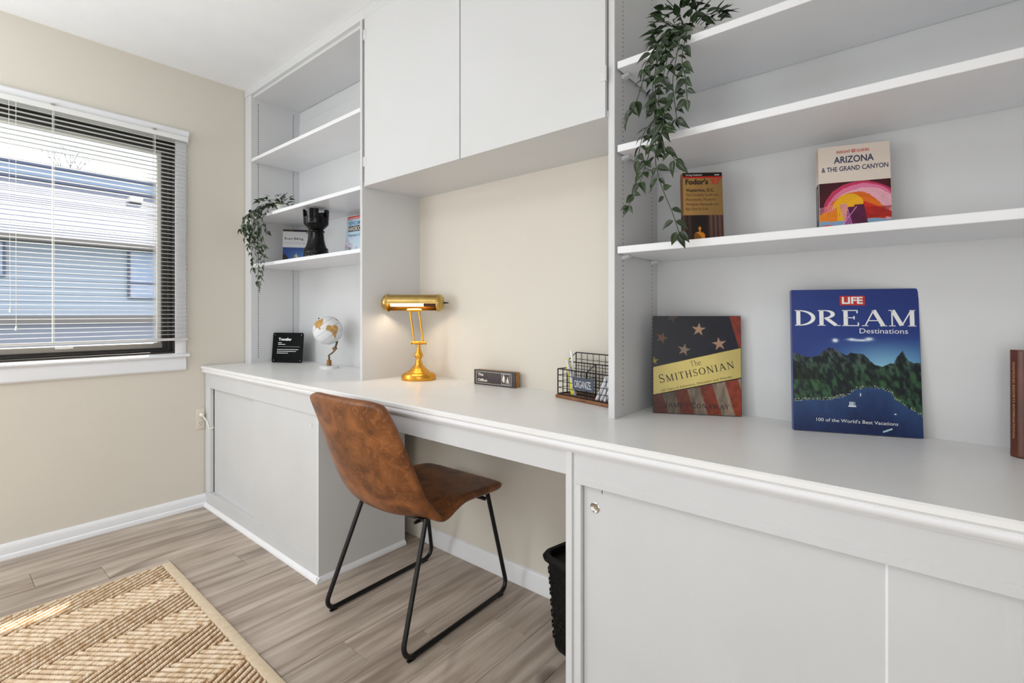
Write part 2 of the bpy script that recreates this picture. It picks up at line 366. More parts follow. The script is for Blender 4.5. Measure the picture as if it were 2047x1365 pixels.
def serif(parent, s, x, z, y, h, wd, m, T=.15, t=.05, sf=.3, gap=.06, rot=0., name='title_lettering', caps=None):
    mb = MB(); cx = 0
    for i, ch in enumerate(s):
        k = caps if (caps and (i > 0 and s[i - 1] != ' ')) else 1.0
        g, adv = glyph(ch, T, t, sf)
        mb.add([(v[0] * k + cx, 0, v[2] * k) for v in g.v], g.f); cx += adv * k + gap
    cx -= gap; sx = wd / cx; c, sn = math.cos(rot), math.sin(rot)
    mb.v = [(x + (v[0] - cx / 2) * sx * c - v[2] * h * sn, y, z + (v[0] - cx / 2) * sx * sn + v[2] * h * c) for v in mb.v]
    return mk(name, mb, m, parent, local=True)
# art print: coloured grid sheet
def art(parent, fn, x0, x1, z0, z1, y, nu, nv, name='cover_print', m=None):
    u = np.linspace(0, 1, nu); v = np.linspace(0, 1, nv); U, V = np.meshgrid(u, v)
    rgb = np.clip(fn(U, V), 0, 255) / 255.0
    rgb = np.where(rgb <= .04045, rgb / 12.92, ((rgb + .055) / 1.055) ** 2.4)
    co = np.stack([x0 + U * (x1 - x0), np.full_like(U, y), z0 + V * (z1 - z0)], -1).reshape(-1, 3)
    idx = np.arange(nu * nv).reshape(nv, nu)
    q = np.stack([idx[:-1, :-1], idx[:-1, 1:], idx[1:, 1:], idx[1:, :-1]], -1).reshape(-1, 4)
    me = bpy.data.meshes.new(name); me.from_pydata(co, [], q.tolist()); me.update()
    ca = me.color_attributes.new('Col', 'FLOAT_COLOR', 'POINT')
    ca.data.foreach_set('color', np.concatenate([rgb.reshape(-1, 3), np.ones((nu * nv, 1))], 1).ravel())
    me.materials.append(m or PRINT); o = bpy.data.objects.new(name, me); COL.objects.link(o); o.parent = parent; return o
def nz(U, V, s, seed=0, oct=4):
    """value noise in numpy"""
    out = np.zeros_like(U); amp = 1; tot = 0; rs = np.random.RandomState(seed)
    for o in range(oct):
        G = rs.rand(64, 64); x = (U * s * 2 ** o) % 63; y = (V * s * 2 ** o) % 63; xi = np.floor(x).astype(int); yi = np.floor(y).astype(int); fx = x - xi; fy = y - yi
        fx = fx * fx * (3 - 2 * fx); fy = fy * fy * (3 - 2 * fy)
        a = G[yi, xi] * (1 - fx) + G[yi, xi + 1] * fx; b = G[yi + 1, xi] * (1 - fx) + G[yi + 1, xi + 1] * fx
        out += amp * (a * (1 - fy) + b * fy); tot += amp; amp *= .5
    return out / tot
def mix(a, b, t): t = np.clip(t, 0, 1)[..., None]; return a * (1 - t) + np.array(b, float) * t
def put(img, mask, c): return mix(img, c, mask.astype(float))

# =================================================================== ROOM SHELL
RX1, RY0, RY1, HC = 3.75, -2.6, 1.56, 2.45
floor = mk('floor', MB().box(-.12, RX1 + .12, RY0 - .12, RY1 + .1, -.1, -.006), mat('subfloor', (60, 50, 42), .9), tags={'kind': 'structure'})
P = .156; LP = 1.25
pk = None
for k in range(-2, 23):
    xa = .262 + P * k; xb = xa + P
    if xb > RX1 + .06: break
    off = (.285 + .207 * k) % LP
    for j in range(-3, 3):
        ya = off + j * LP; yb = ya + LP
        ya2, yb2 = max(ya, RY0), min(yb, RY1)
        if yb2 - ya2 < .02: continue
        x0, x1 = max(xa, 0), min(xb, RX1)
        if x1 - x0 < .02: continue
        full = abs(yb2 - ya2 - LP) < 1e-6 and abs(x1 - x0 - P) < 1e-6
        if full and pk is not None:
            o = dup(pk, floor); o.location = (xa + P / 2, ya + LP / 2, 0)
        else:
            w2, l2 = (x1 - x0) / 2 - .0006, (yb2 - ya2) / 2 - .0006
            o = mk('plank', MB().box(-w2, w2, -l2, l2, -.006, 0, .0009), PLANK, floor, local=True)
            o.location = ((x0 + x1) / 2, (ya2 + yb2) / 2, 0)
            if full: pk = o
mk('ceiling', MB().box(-.12, RX1 + .12, RY0 - .12, RY1 + .1, HC, HC + .1), CEIL, tags={'kind': 'structure'})
WY0, WY1, WZ0, WZ1 = -.53, .886, .880, 2.045
mk('wall_left', MB().box(-.14, 0, RY0, WY0, 0, HC).box(-.14, 0, WY1, RY1, 0, HC).box(-.14, 0, WY0, WY1, 0, WZ0).box(-.14, 0, WY0, WY1, WZ1, HC), WALL, tags={'kind': 'structure'})
mk('wall_back', MB().box(-.14, RX1 + .12, RY1 - .008, RY1 + .1, 0, HC), WALL, tags={'kind': 'structure'})
mk('wall_right', MB().box(RX1, RX1 + .12, RY0, RY1, 0, HC), WALL, tags={'kind': 'structure'})
mk('wall_front', MB().box(-.14, RX1 + .12, RY0 - .12, RY0, 0, HC), WALL, tags={'kind': 'structure'})
bbp = [(0, 0), (.022, 0), (.022, .008), (.019, .018), (.013, .022), (.013, .05), (.010, .058), (.005, .066), (0, .068)]
mk('baseboard_left', MB().prism(bbp, 'y', RY0, 1.035), TRIM, smooth=True, tags={'kind': 'structure'})
yb = RY1 - .008
bb2 = [(yb - a, b) for a, b in [(0, 0), (.014, 0), (.014, .03), (.012, .034), (.012, .055), (.009, .060), (.009, .066), (.004, .074), (0, .076)]]
mk('baseboard_back', MB().prism(bb2, 'x', 1.30, 2.46), TRIM, smooth=True, tags={'kind': 'structure'})

# ---- window on the left wall
win = struct('window_1', (0, (WY0 + WY1) / 2, WZ0))
cas = MB().box(0, .016, WY1 - .004, WY1 + .046, WZ0 - .004, WZ1 + .02, .003)
mk('side_casing', cas, TRIM, win, smooth=True)
mk('side_casing', MB().box(0, .016, WY0 - .046, WY0 + .004, WZ0 - .004, WZ1 + .02, .003), TRIM, win, smooth=True)
hp = [(0, WZ1 + .0), (.016, WZ1 + .0), (.017, WZ1 + .02), (.026, WZ1 + .032), (.03, WZ1 + .05), (.03, WZ1 + .058), (.024, WZ1 + .066), (0, WZ1 + .07)]
mk('head_casing', MB().prism(hp, 'y', WY0 - .056, WY1 + .056), TRIM, win, smooth=True)
sp = [(-.02, WZ0 - .024), (.016, WZ0 - .024), (.025, WZ0 - .021), (.028, WZ0 - .016), (.026, WZ0 - .010), (.014, WZ0 - .004), (-.02, WZ0 + .002)]
mk('sill', MB().prism(sp, 'y', WY0 - .06, WY1 + .062), TRIM, win, smooth=True)
ap = [(0, WZ0 - .096), (.010, WZ0 - .096), (.017, WZ0 - .088), (.017, WZ0 - .040), (.013, WZ0 - .03), (.013, WZ0 - .024), (0, WZ0 - .024)]
mk('apron', MB().prism(ap, 'y', WY0 - .045, WY1 + .046), TRIM, win, smooth=True)
def ring(x0, x1, ya, yb_, za, zb, ws, wb=None, wt=None):
    wb = wb or ws; wt = wt or ws
    return MB().box(x0, x1, ya, ya + ws, za, zb, .002).box(x0, x1, yb_ - ws, yb_, za, zb, .002).box(x0, x1, ya + ws, yb_ - ws, za, za + wb, .002).box(x0, x1, ya + ws, yb_ - ws, zb - wt, zb, .002)
mk('reveal', ring(-.10, -.002, WY0, WY1, WZ0, WZ1, .010), BRONZE, win)
mk('frame', ring(-.085, -.045, WY0 + .01, WY1 - .01, WZ0 + .01, WZ1 - .01, .040, .026, .050), BRONZE, win)
mk('frame_lip', ring(-.060, -.030, WY0 + .01, WY1 - .01, WZ0 + .01, WZ1 - .01, .018, .012, .02), BRONZE, win)
mk('sash_rail', ring(-.080, -.060, WY0 + .05, WY1 - .05, WZ0 + .034, WZ1 - .055, .020, .026, .016), SASHM, win)
mk('sash_bottom_rail', MB().box(-.060, -.04, WY0 + .05, WY1 - .05, WZ0 + .03, WZ0 + .058, .003), mat('grey_sash_rail', (150, 146, 140), .4, .3), win)
mk('pane', MB().box(-.074, -.071, WY0 + .065, WY1 - .065, WZ0 + .055, WZ1 - .065), GLASS, win)

# ---- venetian blind
BL0, BL1 = -.575, .935
bl = thing('venetian_blind', 'white aluminium mini blind with open slats hanging over the window', 'blind', (.03, (BL0 + BL1) / 2, .93))
mk('head_rail', MB().box(.017, .043, BL0, BL1, 2.046, 2.072, .002), BLIND, bl)
for cy in (.385, .78, -.01, -.405):
    mk('bracket', MB().box(.015, .047, cy - .008, cy + .008, 2.070, 2.079, .002), mat('blind_clip', (170, 168, 164), .35, .6), bl)
slp = [(-.0125, -.0010), (-.006, .0006), (0, .0012), (.006, .0006), (.0125, -.0010), (.0125, -.0014), (.006, .0001), (0, .0007), (-.006, .0001), (-.0125, -.0014)]
s0 = mk('slat', MB().prism(slp, 'y', BL0 - (BL0 + BL1) / 2, BL1 - (BL0 + BL1) / 2), BLIND, bl, local=True, smooth=True, ang=60)
s0.location = (0, 0, 2.032 - .93)
for i in range(1, 50):
    o = dup(s0, bl); o.location = (0, 0, 2.032 - .0218 * i - .93)
mk('bottom_rail', MB().box(.020, .040, BL0, BL1, .951, .963, .004), BLIND, bl, smooth=True)
for cy in (.385, .78, -.01, -.405):
    mk('ladder_cord', MB().tube([(.0435, cy, 2.05), (.0435, cy, .955)], .0011, 5).tube([(.0165, cy, 2.05), (.0165, cy, .955)], .0011, 5).tube([(.03, cy + .006, 2.05), (.03, cy + .006, .955)], .0008, 5), BLIND, bl)
mk('cord_clip', MB().box(.034, .05, .392, .456, .931, .939, .003), BLIND, bl)
mk('pull_cord', MB().tube([(.052, .24, 2.05), (.052, .242, 1.6), (.053, .245, 1.12)], .0009, 5).tube([(.054, .262, 2.05), (.054, .262, 1.5), (.054, .263, 1.045)], .0009, 5), BLIND, bl)
for yy, zz in ((.245, 1.115), (.263, 1.035)):
    mk('cord_tassel', MB().lathe([(.002, .022), (.004, .014), (.0055, .002), (.0045, 0)], (.053, yy, zz - .012), 10), BLIND, bl, smooth=True)

# =================================================================== BUILT-INS
ZC = .80      # worktop height
YF = 1.008    # worktop front
YC = 1.030    # cabinet face
YS = 1.245    # shelving face
YB = RY1 - .008
XP1, XP2, XE = 1.262, 2.468, 3.72
ct = thing('worktop', 'long white painted worktop with moulded front edge running over both base cabinets', 'worktop', (1.86, 1.28, .756))
slab = [(YF + .004, ZC - .018), (YF, ZC - .014), (YF, ZC - .004), (YF + .004, ZC), (YB, ZC), (YB, ZC - .024), (YF + .01, ZC - .024)]
mk('slab', MB().prism(slab, 'x', .004, XE), TOPW, ct, smooth=True)
mold = [(YC, .755), (YC - .004, .755), (YC - .006, .758), (YC - .010, .760), (YC - .0165, .766), (YC - .019, .772), (YC - .0185, .777), (YC - .014, .780), (YC - .012, .7825), (YC - .004, .7825), (YC, .7825)]
mk('edge_moulding', MB().prism(mold, 'x', .004, XE), TRIM, ct, smooth=True)
mk('apron_board', MB().box(XP1 + .002, XP2 - .001, YC + .002, YC + .02, .695, .757, .001), DOORW, ct)
mk('support_cleat', MB().box(XP1 + .002, XP2 - .002, YB - .03, YB - .002, .735, .776, .002), WHITE, ct)

def cup(mbx, x, y, z, r=.011):
    return None
lb = thing('base_cabinet', 'white base cabinet with two plain sliding doors under the window end of the worktop', 'cabinet', (.63, 1.28, 0))
mk('top_rail', MB().box(.006, XP1, YC, YC + .018, .678, .756, .001), DOORW, lb)
mk('stile', MB().box(.006, .078, YC + .001, YC + .019, .0885, .6775, .001), WHITE, lb)
mk('bottom_rail', MB().box(.006, XP1 - .016, YC + .001, YC + .03, .0, .088, .001), DOORW, lb)
mk('side_panel', MB().box(XP1 - .018, XP1, YC + .0005, 1.468, 0, .776, .001), WHITE, lb)
mk('bottom_panel', MB().box(.01, XP1 - .02, YC + .03, 1.46, .07, .086), WHITE, lb)
mk('back_panel', MB().box(.01, XP1 - .02, 1.452, 1.462, .0, .77), WHITE, lb)
d = mk('door', MB().box(.083, .66, YC + .021, YC + .034, .088, .685, .001), DOORW, lb)
mk('finger_pull', MB().lathe([(.0125, 0), (.0125, .002), (.0108, .0022), (.0092, .0008), (.001, .0004)], n=20, cap=False).xf(Matrix.Translation((.116, YC + .021, .645)) @ Matrix.Rotation(R(90), 4, 'X')), WHITE, d, smooth=True)
d = mk('door', MB().box(.63, XP1 - .018, YC + .006, YC + .019, .088, .679, .001), DOORW, lb)
mk('finger_pull', MB().lathe([(.0125, 0), (.0125, .002), (.0108, .0022), (.0092, .0008), (.001, .0004)], n=20, cap=False).xf(Matrix.Translation((1.190, YC + .006, .632)) @ Matrix.Rotation(R(90), 4, 'X')), WHITE, d, smooth=True)
qr = [(0, 0), (.014, 0), (.0135, .006), (.011, .012), (.006, .018), (0, .021)]
mk('shoe_moulding', MB().prism([(YC - a, b) for a, b in qr], 'x', .014, XP1 + .013), TRIM, lb, smooth=True)
mk('side_shoe_moulding', MB().prism([(XP1 + a, b) for a, b in qr], 'y', YC - .012, 1.466), TRIM, lb, smooth=True)

rb = thing('base_cabinet', 'white base cabinet with scuffed sliding doors at the right under the big travel books', 'cabinet', (3.09, 1.28, 0))
mk('side_panel', MB().box(XP2, XP2 + .018, YC - .003, YB, 0, .776, .001), WHITE, rb)
mk('stile', MB().box(XP2 + .018, XP2 + .040, YC + .003, YC + .02, 0, .757, .001), WHITE, rb)
mk('top_rail', MB().box(XP2 + .028, XE, YC, YC + .02, .697, .757, .0008), DOORW, rb)
mk('lower_rail', MB().box(XP2 + .028, XE, YC - .001, YC + .02, .679, .698, .0012), DOORW, rb)
mk('bottom_rail', MB().box(XP2 + .04, XE, YC, YC + .05, 0, .088, .001), WHITE, rb)
mk('end_panel', MB().box(XE - .018, XE, YC + .02, YB, 0, .776), WHITE, rb)
d = mk('door', MB().box(XP2 + .0415, 3.115, YC + .016, YC + .029, .088, .70, .001), DOORW, rb)
mk('finger_pull', MB().lathe([(.0130, 0), (.0130, .0012), (.0112, .0024), (.0090, .0014), (.0040, .0004), (.001, .0003)], n=24, cap=False).xf(Matrix.Translation((2.541, YC + .016, .626)) @ Matrix.Rotation(R(90), 4, 'X')), CHROME, d, smooth=True, tags={'label': 'chrome cup pull with worn edge'})
mk('paint_chip', MB().box(2.560, 2.5615, YC + .0152, YC + .0159, .664, .6755), DARK, d)
mk('door', MB().box(3.108, XE - .02, YC + .013, YC + .015, .088, .70, .001), DOORW, rb)
mk('door_edge_bead', MB().box(3.104, 3.1085, YC + .0135, YC + .017, .088, .70, .001), TRIM, rb)

def quadprism(a, b, c_, d_, z0, z1): return MB().prism([a, b, c_, d_], 'z', z0, z1)
# ---- left bookcase
def pin_rows(parent, x, ys, sgn, skips=(), pr=.0021):
    for y in ys:
        mb = MB(); z = ZC + .035
        while z < 2.36:
            if not any(a < z < b for a, b in skips):
                n = 6; vs = [(x + sgn * .0004, y + pr * math.cos(2 * math.pi * k / n), z + pr * math.sin(2 * math.pi * k / n)) for k in range(n)]
                mb.add(vs, [tuple(range(n))])
            z += .0130
        mk('pin_holes', mb, DARK, parent, tags={'kind': 'stuff'})
SHT = .019
lbk = thing('bookcase', 'white built-in bookcase with three shelves between the window wall and the desk', 'bookcase', (.63, 1.40, ZC))
mk('side_panel', MB().box(.004, .088, YS + .001, YB - .001, ZC, HC - .046, .001), WHITE, lbk)
mk('divider', quadprism((1.231, YS), (1.246, YS), (1.272, YB), (1.252, YB), ZC, HC - .002), WHITE, lbk)
mk('back_panel', MB().box(.088, 1.25, YB - .01, YB, ZC, 2.312, .0008).box(.088, 1.25, YB - .006, YB, 2.315, HC - .002), WHITE, lbk)
mk('header', MB().box(.004, 1.262, YS - .002, YS + .016, HC - .046, HC - .0005, .0008), WHITE, lbk)
mk('top_panel', MB().box(.088, 1.25, YS + .016, YB - .01, 2.388, 2.404), WHITE, lbk)
for zt in (2.022, 1.673, 1.391):
    mk('shelf', MB().box(.0905, 1.2285, YS + .003, YB - .011, zt - SHT, zt, .0015), TRIM, lbk)
pin_rows(lbk, .0882, (1.288, 1.502), 1, pr=.0030)
# ---- right bookcase
rbk = thing('bookcase', 'white built-in bookcase with long open shelves to the right of the desk', 'bookcase', (3.09, 1.40, ZC))
YBR = YB
mk('divider', MB().box(2.466, 2.486, YS + .005, YBR, ZC, HC - .002, .001), WHITE, rbk)
mk('back_panel', MB().box(2.486, XE, YBR - .006, YBR - .0005, ZC, HC - .002), WHITE, rbk)
mk('end_panel', MB().box(XE - .018, XE, YS + .005, YBR - .006, ZC, HC - .002), WHITE, rbk)
mk('header', MB().box(2.486, XE - .018, YS + .005, YS + .022, HC - .046, HC - .001), WHITE, rbk)
for zt in (1.812, 1.576, 1.289):
    sh = mk('shelf', MB().box(2.4925, XE - .02, YS + .008, YBR - .007, zt - .0205, zt, .0022), TRIM, rbk)
    for yy in (1.30, 1.50):
        mk('shelf_bracket', MB().prism([(2.4866, zt - .0215), (2.4866, zt - .034), (2.489, zt - .034), (2.510, zt - .026), (2.510, zt - .0215)], 'y', yy - .009, yy + .009), WHITE, rbk)
pin_rows(rbk, 2.4862, (1.300, 1.502), 1)
# ---- upper cabinet over the desk
uc = thing('wall_cabinet', 'white two-door wall cabinet hanging above the desk opening', 'cabinet', (1.865, 1.40, 1.66))
mk('bottom_panel', MB().box(1.256, 2.466, YS + .004, YB, 1.661, 1.679), WHITE, uc)
mk('header', MB().box(1.262, 2.466, YS - .002, YS + .016, HC - .046, HC - .0005, .0008), WHITE, uc)
mk('case', MB().box(1.256, 2.466, YS + .012, YS + .02, 1.679, HC - .046), mat('shadow_case', (90, 88, 86), .8), uc)  # dark sheet behind the doors; shade in the door gaps put into its colour
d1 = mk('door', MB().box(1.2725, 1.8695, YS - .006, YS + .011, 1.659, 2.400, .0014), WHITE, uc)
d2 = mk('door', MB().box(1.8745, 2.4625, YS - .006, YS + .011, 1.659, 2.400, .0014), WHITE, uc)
for dd, hx, hz in ((d1, 1.268, 2.326), (d1, 1.268, 1.767), (d2, 2.4645, 1.782), (d2, 2.4645, 2.326)):
    s_ = 1 if hx < 2 else -1
    mk('hinge', MB().tube([(hx, YS - .007, hz - .022), (hx, YS - .007, hz + .022)], .0032, 8).box(min(hx, hx + s_ * .018), max(hx, hx + s_ * .018), YS - .0075, YS - .006, hz - .02, hz + .02, .0004), WHITE, dd, smooth=True)

# ---- outlet and plug
ol = thing('wall_outlet', 'ivory duplex outlet low on the window wall beside the base cabinet', 'outlet', (0, 1.007, .44))
mk('cover_plate', MB().box(0, .006, .986, 1.0285, .440, .556, .002), PLATE, ol, smooth=True)
for zz in (.474, .522):
    r_ = mk('receptacle', MB().lathe([(.014, 0), (.014, .0015), (.0005, .0015)], n=20, sy=.95).xf(Matrix.Translation((.006, 1.008, zz)) @ Matrix.Rotation(R(90), 4, 'Y')), PLATE, ol, smooth=True)
    mk('slots', MB().box(.0074, .0079, 1.0015, 1.0032, zz - .001, zz + .008).box(.0074, .0079, 1.0125, 1.0142, zz - .001, zz + .008).box(.0074, .0079, 1.0062, 1.0098, zz - .011, zz - .007), BLK, r_)
pg = thing('power_plug', 'white plug and cord in the outlet, cord passing into the cabinet gap', 'plug', (.012, 1.008, .522))
mk('plug_body', MB().lathe([(.001, .001), (.011, .002), (.013, .010), (.011, .020), (.006, .026), (.001, .027)], n=16).xf(Matrix.Translation((.008, 1.008, .522)) @ Matrix.Rotation(R(90), 4, 'Y')), PLUGM, pg, smooth=True)
mk('cord', MB().tube([(.030, 1.008, .520), (.040, 1.016, .505), (.055, 1.022, .488), (.070, 1.024, .470), (.073, 1.026, .455), (.078, 1.034, .448), (.079, 1.050, .452)], .0034, 8), PLUGM, pg, smooth=True)
cdm = mk('hanging_cable', MB().tube([(1.46, 1.30, .720), (1.50, 1.30, .690), (1.535, 1.29, .655), (1.565, 1.28, .640), (1.59, 1.285, .650), (1.60, 1.29, .69), (1.60, 1.30, .735)], .0026, 8), BLACKP, smooth=True,
         tags={'label': 'thin black cable looping down under the desk apron behind the chair', 'category': 'cable'})

# =================================================================== RUG
rug = thing('rug', 'natural jute herringbone rug with a cotton taped edge on the plank floor', 'rug', (1.36, -.16, 0), (0, 0, R(-.5)))
RW, RL = .74, .845      # half sizes
mk('backing', MB().box(-RW + .006, RW - .006, -RL + .01, RL - .006, .0004, .0045), RUGB, rug, local=True)
mk('edge_tape', MB().box(-RW, RW, RL - .034, RL, .0005, .0125, .003), TAPE, rug, local=True, smooth=True)
mk('edge_tape', MB().box(-RW, RW, -RL, -RL + .034, .0005, .0125, .003), TAPE, rug, local=True, smooth=True)
mk('side_binding', MB().tube([(-RW, -RL + .03, .0052), (-RW, RL - .03, .0052)], .0048, 8), TAPE, rug, local=True, smooth=True)
mk('side_binding', MB().tube([(RW, -RL + .03, .0052), (RW, RL - .03, .0052)], .0048, 8), TAPE, rug, local=True, smooth=True)
def jute_weave():
    rs = np.random.RandomState(3)
    nu, nr = 6, 4
    bead = []
    for j in range(nr + 1):
        th = math.pi * j / nr
        for k in range(nu): bead.append((math.cos(th), math.sin(th) * math.cos(2 * math.pi * k / nu), math.sin(th) * math.sin(2 * math.pi * k / nu)))
    bead = np.array(bead); bf = []
    for j in range(nr):
        for k in range(nu): bf.append((j * nu + k, j * nu + (k + 1) % nu, (j + 1) * nu + (k + 1) % nu, (j + 1) * nu + k))
    bf = np.array(bf)
    cen = []; ang = []
    ZW = .148; zone = 0; x = -RW + .004
    step = .0084
    while x < RW - .01:
        xe = min(x + ZW, RW - .004); s = -1 if zone % 2 == 0 else 1
        a = R(38) if s > 0 else R(-60); py = .0205 / math.cos(a)
        # chevrons: line y = y0 + s*(x-xz)
        base = 0 if s > 0 else ZW
        for y0 in np.arange(-RL - .4, RL + .4, py):
            n = int(ZW / math.cos(a) / step) + 1
            for i in range(n):
                t = (i + .5) * step; xx = x + t * math.cos(a); yy = y0 + t * math.sin(a)
                if xx > xe - .002 or yy > RL - .036 or yy < -RL + .036: continue
                cen.append((xx, yy)); ang.append(a)
        x = xe; zone += 1
    cen = np.array(cen); ang = np.array(ang); n = len(cen)
    tw = ang + R(26); cs, sn = np.cos(tw), np.sin(tw)
    L_, W_, H_ = .0108, .0058, .0062
    jit = rs.uniform(.88, 1.12, n)
    bx = bead[None, :, 0] * L_ * jit[:, None]; by = bead[None, :, 1] * W_; bz = bead[None, :, 2] * H_
    # lean the bead so one end dives under its neighbour
    z = .0078 + bz + bx * .18
    X = cen[:, 0:1] + bx * cs[:, None] - by * sn[:, None]; Y = cen[:, 1:2] + bx * sn[:, None] + by * cs[:, None]
    V = np.stack([X, Y, z], -1).reshape(-1, 3)
    Fc = (bf[None] + (np.arange(n) * len(bead))[:, None, None]).reshape(-1, 4)
    me = bpy.data.meshes.new('jute_rope'); me.vertices.add(len(V)); me.vertices.foreach_set('co', V.ravel())
    me.loops.add(Fc.size); me.loops.foreach_set('vertex_index', Fc.ravel()); me.polygons.add(len(Fc))
    me.polygons.foreach_set('loop_start', np.arange(0, Fc.size, 4)); me.polygons.foreach_set('loop_total', np.full(len(Fc), 4))
    me.update(calc_edges=True); me.validate()
    c1, c2 = np.array(lin((242, 222, 196))), np.array(lin((206, 174, 136))); t = rs.rand(n)[:, None] ** 1.6
    c = c1 * (1 - t) + c2 * t
    c = np.repeat(np.concatenate([c, np.ones((n, 1))], 1), len(bead), 0)
    ca = me.color_attributes.new('Col', 'FLOAT_COLOR', 'POINT'); ca.data.foreach_set('color', c.ravel())
    me.polygons.foreach_set('use_smooth', np.ones(len(Fc), bool)); me.materials.append(JUTE)
    o = bpy.data.objects.new('jute_rope', me); COL.objects.link(o); o.parent = rug; o['kind'] = 'stuff'
jute_weave()

# =================================================================== CHAIR
ch = thing('desk_chair', 'brown leather bucket chair on black sled legs pulled up to the desk', 'chair', (1.688, 1.200, 0), (0, 0, R(2.0)))
prof = [(.272, .421), (.261, .435), (.185, .440), (.10, .440), (.0, .435), (-.08, .428), (-.135, .426), (-.178, .441), (-.208, .480), (-.232, .545), (-.262, .635), (-.295, .735), (-.322, .812), (-.329, .834)]
hw = [.210, .219, .223, .224, .223, .221, .219, .219, .221, .226, .220, .212, .204, .192]
rise = [.001, .002, .005, .012, .024, .040, .052, .058, .056, .050, .042, .034, .026, .022]
def shell():
    nv = len(prof); nu = 13; vs = []; fs = []
    Pv = [Vector((0, a, b)) for a, b in prof]
    for j in range(nv):
        t = (Pv[min(j + 1, nv - 1)] - Pv[max(j - 1, 0)]).normalized(); nrm = Vector((0, t.z, -t.y));
        if nrm.z < 0 and j < 5: nrm = -nrm
        if j >= 5 and nrm.y < 0: nrm = -nrm
        for i in range(nu):
            u = -1 + 2 * i / (nu - 1)
            p = Pv[j] + nrm * (rise[j] * abs(u) ** 2.6)
            if j < 2: p = p - Vector((0, .020, 0)) * abs(u) ** 6 * (1 if j == 0 else .6)
            if j > nv - 3: p = p + Vector((0, .004, -.018)) * abs(u) ** 5 * (1 if j == nv - 1 else .6)
            vs.append((u * hw[j], p.y, p.z))
    for j in range(nv - 1):
        for i in range(nu - 1): fs.append((j * nu + i, j * nu + i + 1, (j + 1) * nu + i + 1, (j + 1) * nu + i))
    bound = [vs[i] for i in range(nu)] + [vs[j * nu + nu - 1] for j in range(1, nv)] + [vs[(nv - 1) * nu + i] for i in range(nu - 2, -1, -1)] + [vs[j * nu] for j in range(nv - 2, 0, -1)]
    return MB().add(vs, fs), bound
sm, bound = shell()
so = mk('seat_shell', sm, LEATHER, ch, local=True, smooth=True, ang=180)
# orient normals up/forward, thicken to the outside
me = so.data; c0 = me.polygons[len(me.polygons) // 3]
if c0.normal.z < 0: me.flip_normals()
md = so.modifiers.new('thick', 'SOLIDIFY'); md.thickness = .032; md.offset = -1; md.use_even_offset = False
md = so.modifiers.new('round', 'SUBSURF'); md.levels = 2; md.render_levels = 2
sb = []
for i in range(len(bound)):
    a = Vector(bound[i]); b = Vector(bound[(i + 1) % len(bound)]); sb += [a, (a + b) / 2]
sb2 = [(sb[i - 1] + sb[i] * 2 + sb[(i + 1) % len(sb)]) / 4 for i in range(len(sb))]; sb2.append(sb2[0])
def leg_path(s):
    return fillet([(s * .150, -.122, .408), (s * .172, -.126, .404), (s * .217, -.262, .0095), (s * .215, .268, .0095), (s * .180, .182, .412), (s * .150, .178, .414)], .030, 7)
for s_ in (-1, 1):
    P_ = fillet([(s_ * .174, -.120, .404), (s_ * .217, -.264, .0095), (s_ * .215, .272, .0095), (s_ * .181, .186, .418)], .038, 8)
    mk('sled_leg', MB().tube(P_, .0085, 12), BLACKM, ch, local=True, smooth=True)
    mk('side_rail', MB().tube([(s_ * .150, -.15, .394), (s_ * .155, 0, .398), (s_ * .16, .17, .408)], .006, 8), BLACKM, ch, local=True, smooth=True)
mk('cross_bar', MB().tube([(-.174, -.122, .397), (.174, -.122, .397)], .0065, 10), BLACKM, ch, local=True, smooth=True)
mk('cross_bar', MB().tube([(-.180, .178, .384), (.180, .178, .384)], .0075, 10), BLACKM, ch, local=True, smooth=True)
for s_ in (-1, 1):
    for yy in (-.222, .226):
        mk('foot_glide', MB().box(s_ * .216 - .006, s_ * .216 + .006, yy - .014, yy + .014, 0, .004, .001), BLACKP, ch, local=True)

# =================================================================== WASTE BASKET
wb = thing('waste_basket', 'black woven-pattern plastic waste basket under the desk by the right cabinet', 'basket', (2.325, 1.375, 0), (0, 0, R(-12)))
def rrect(hx, hy, r, n=5):
    out = []
    for cx_, cy_, a0 in ((hx - r, hy - r, 0), (-hx + r, hy - r, 90), (-hx + r, -hy + r, 180), (hx - r, -hy + r, 270)):
        for k in range(n + 1): a = R(a0 + 90 * k / n); out.append((cx_ + r * math.cos(a), cy_ + r * math.sin(a)))
    return out
def loft(levels):
    mb = MB(); n = None; vs = []; fs = []
    for hx, hy, r, z in levels:
        q = rrect(hx, hy, r); n = len(q); vs += [(a, b, z) for a, b in q]
    for j in range(len(levels) - 1):
        for k in range(n): fs.append((j * n + k, j * n + (k + 1) % n, (j + 1) * n + (k + 1) % n, (j + 1) * n + k))
    fs.append(tuple(range(n))[::-1]); return mb.add(vs, fs)
mk('body', loft([(.088, .070, .03, .0), (.094, .076, .03, .012), (.112, .092, .034, .295), (.109, .089, .034, .295), (.086, .069, .028, .014)]), BLACKP, wb, local=True, smooth=True)
mk('rim', loft([(.110, .090, .034, .290), (.124, .104, .040, .292), (.127, .107, .042, .302), (.120, .100, .04, .312), (.108, .088, .034, .310), (.106, .086, .034, .29)]), BLACKP, wb, local=True, smooth=True)
wv = MB()
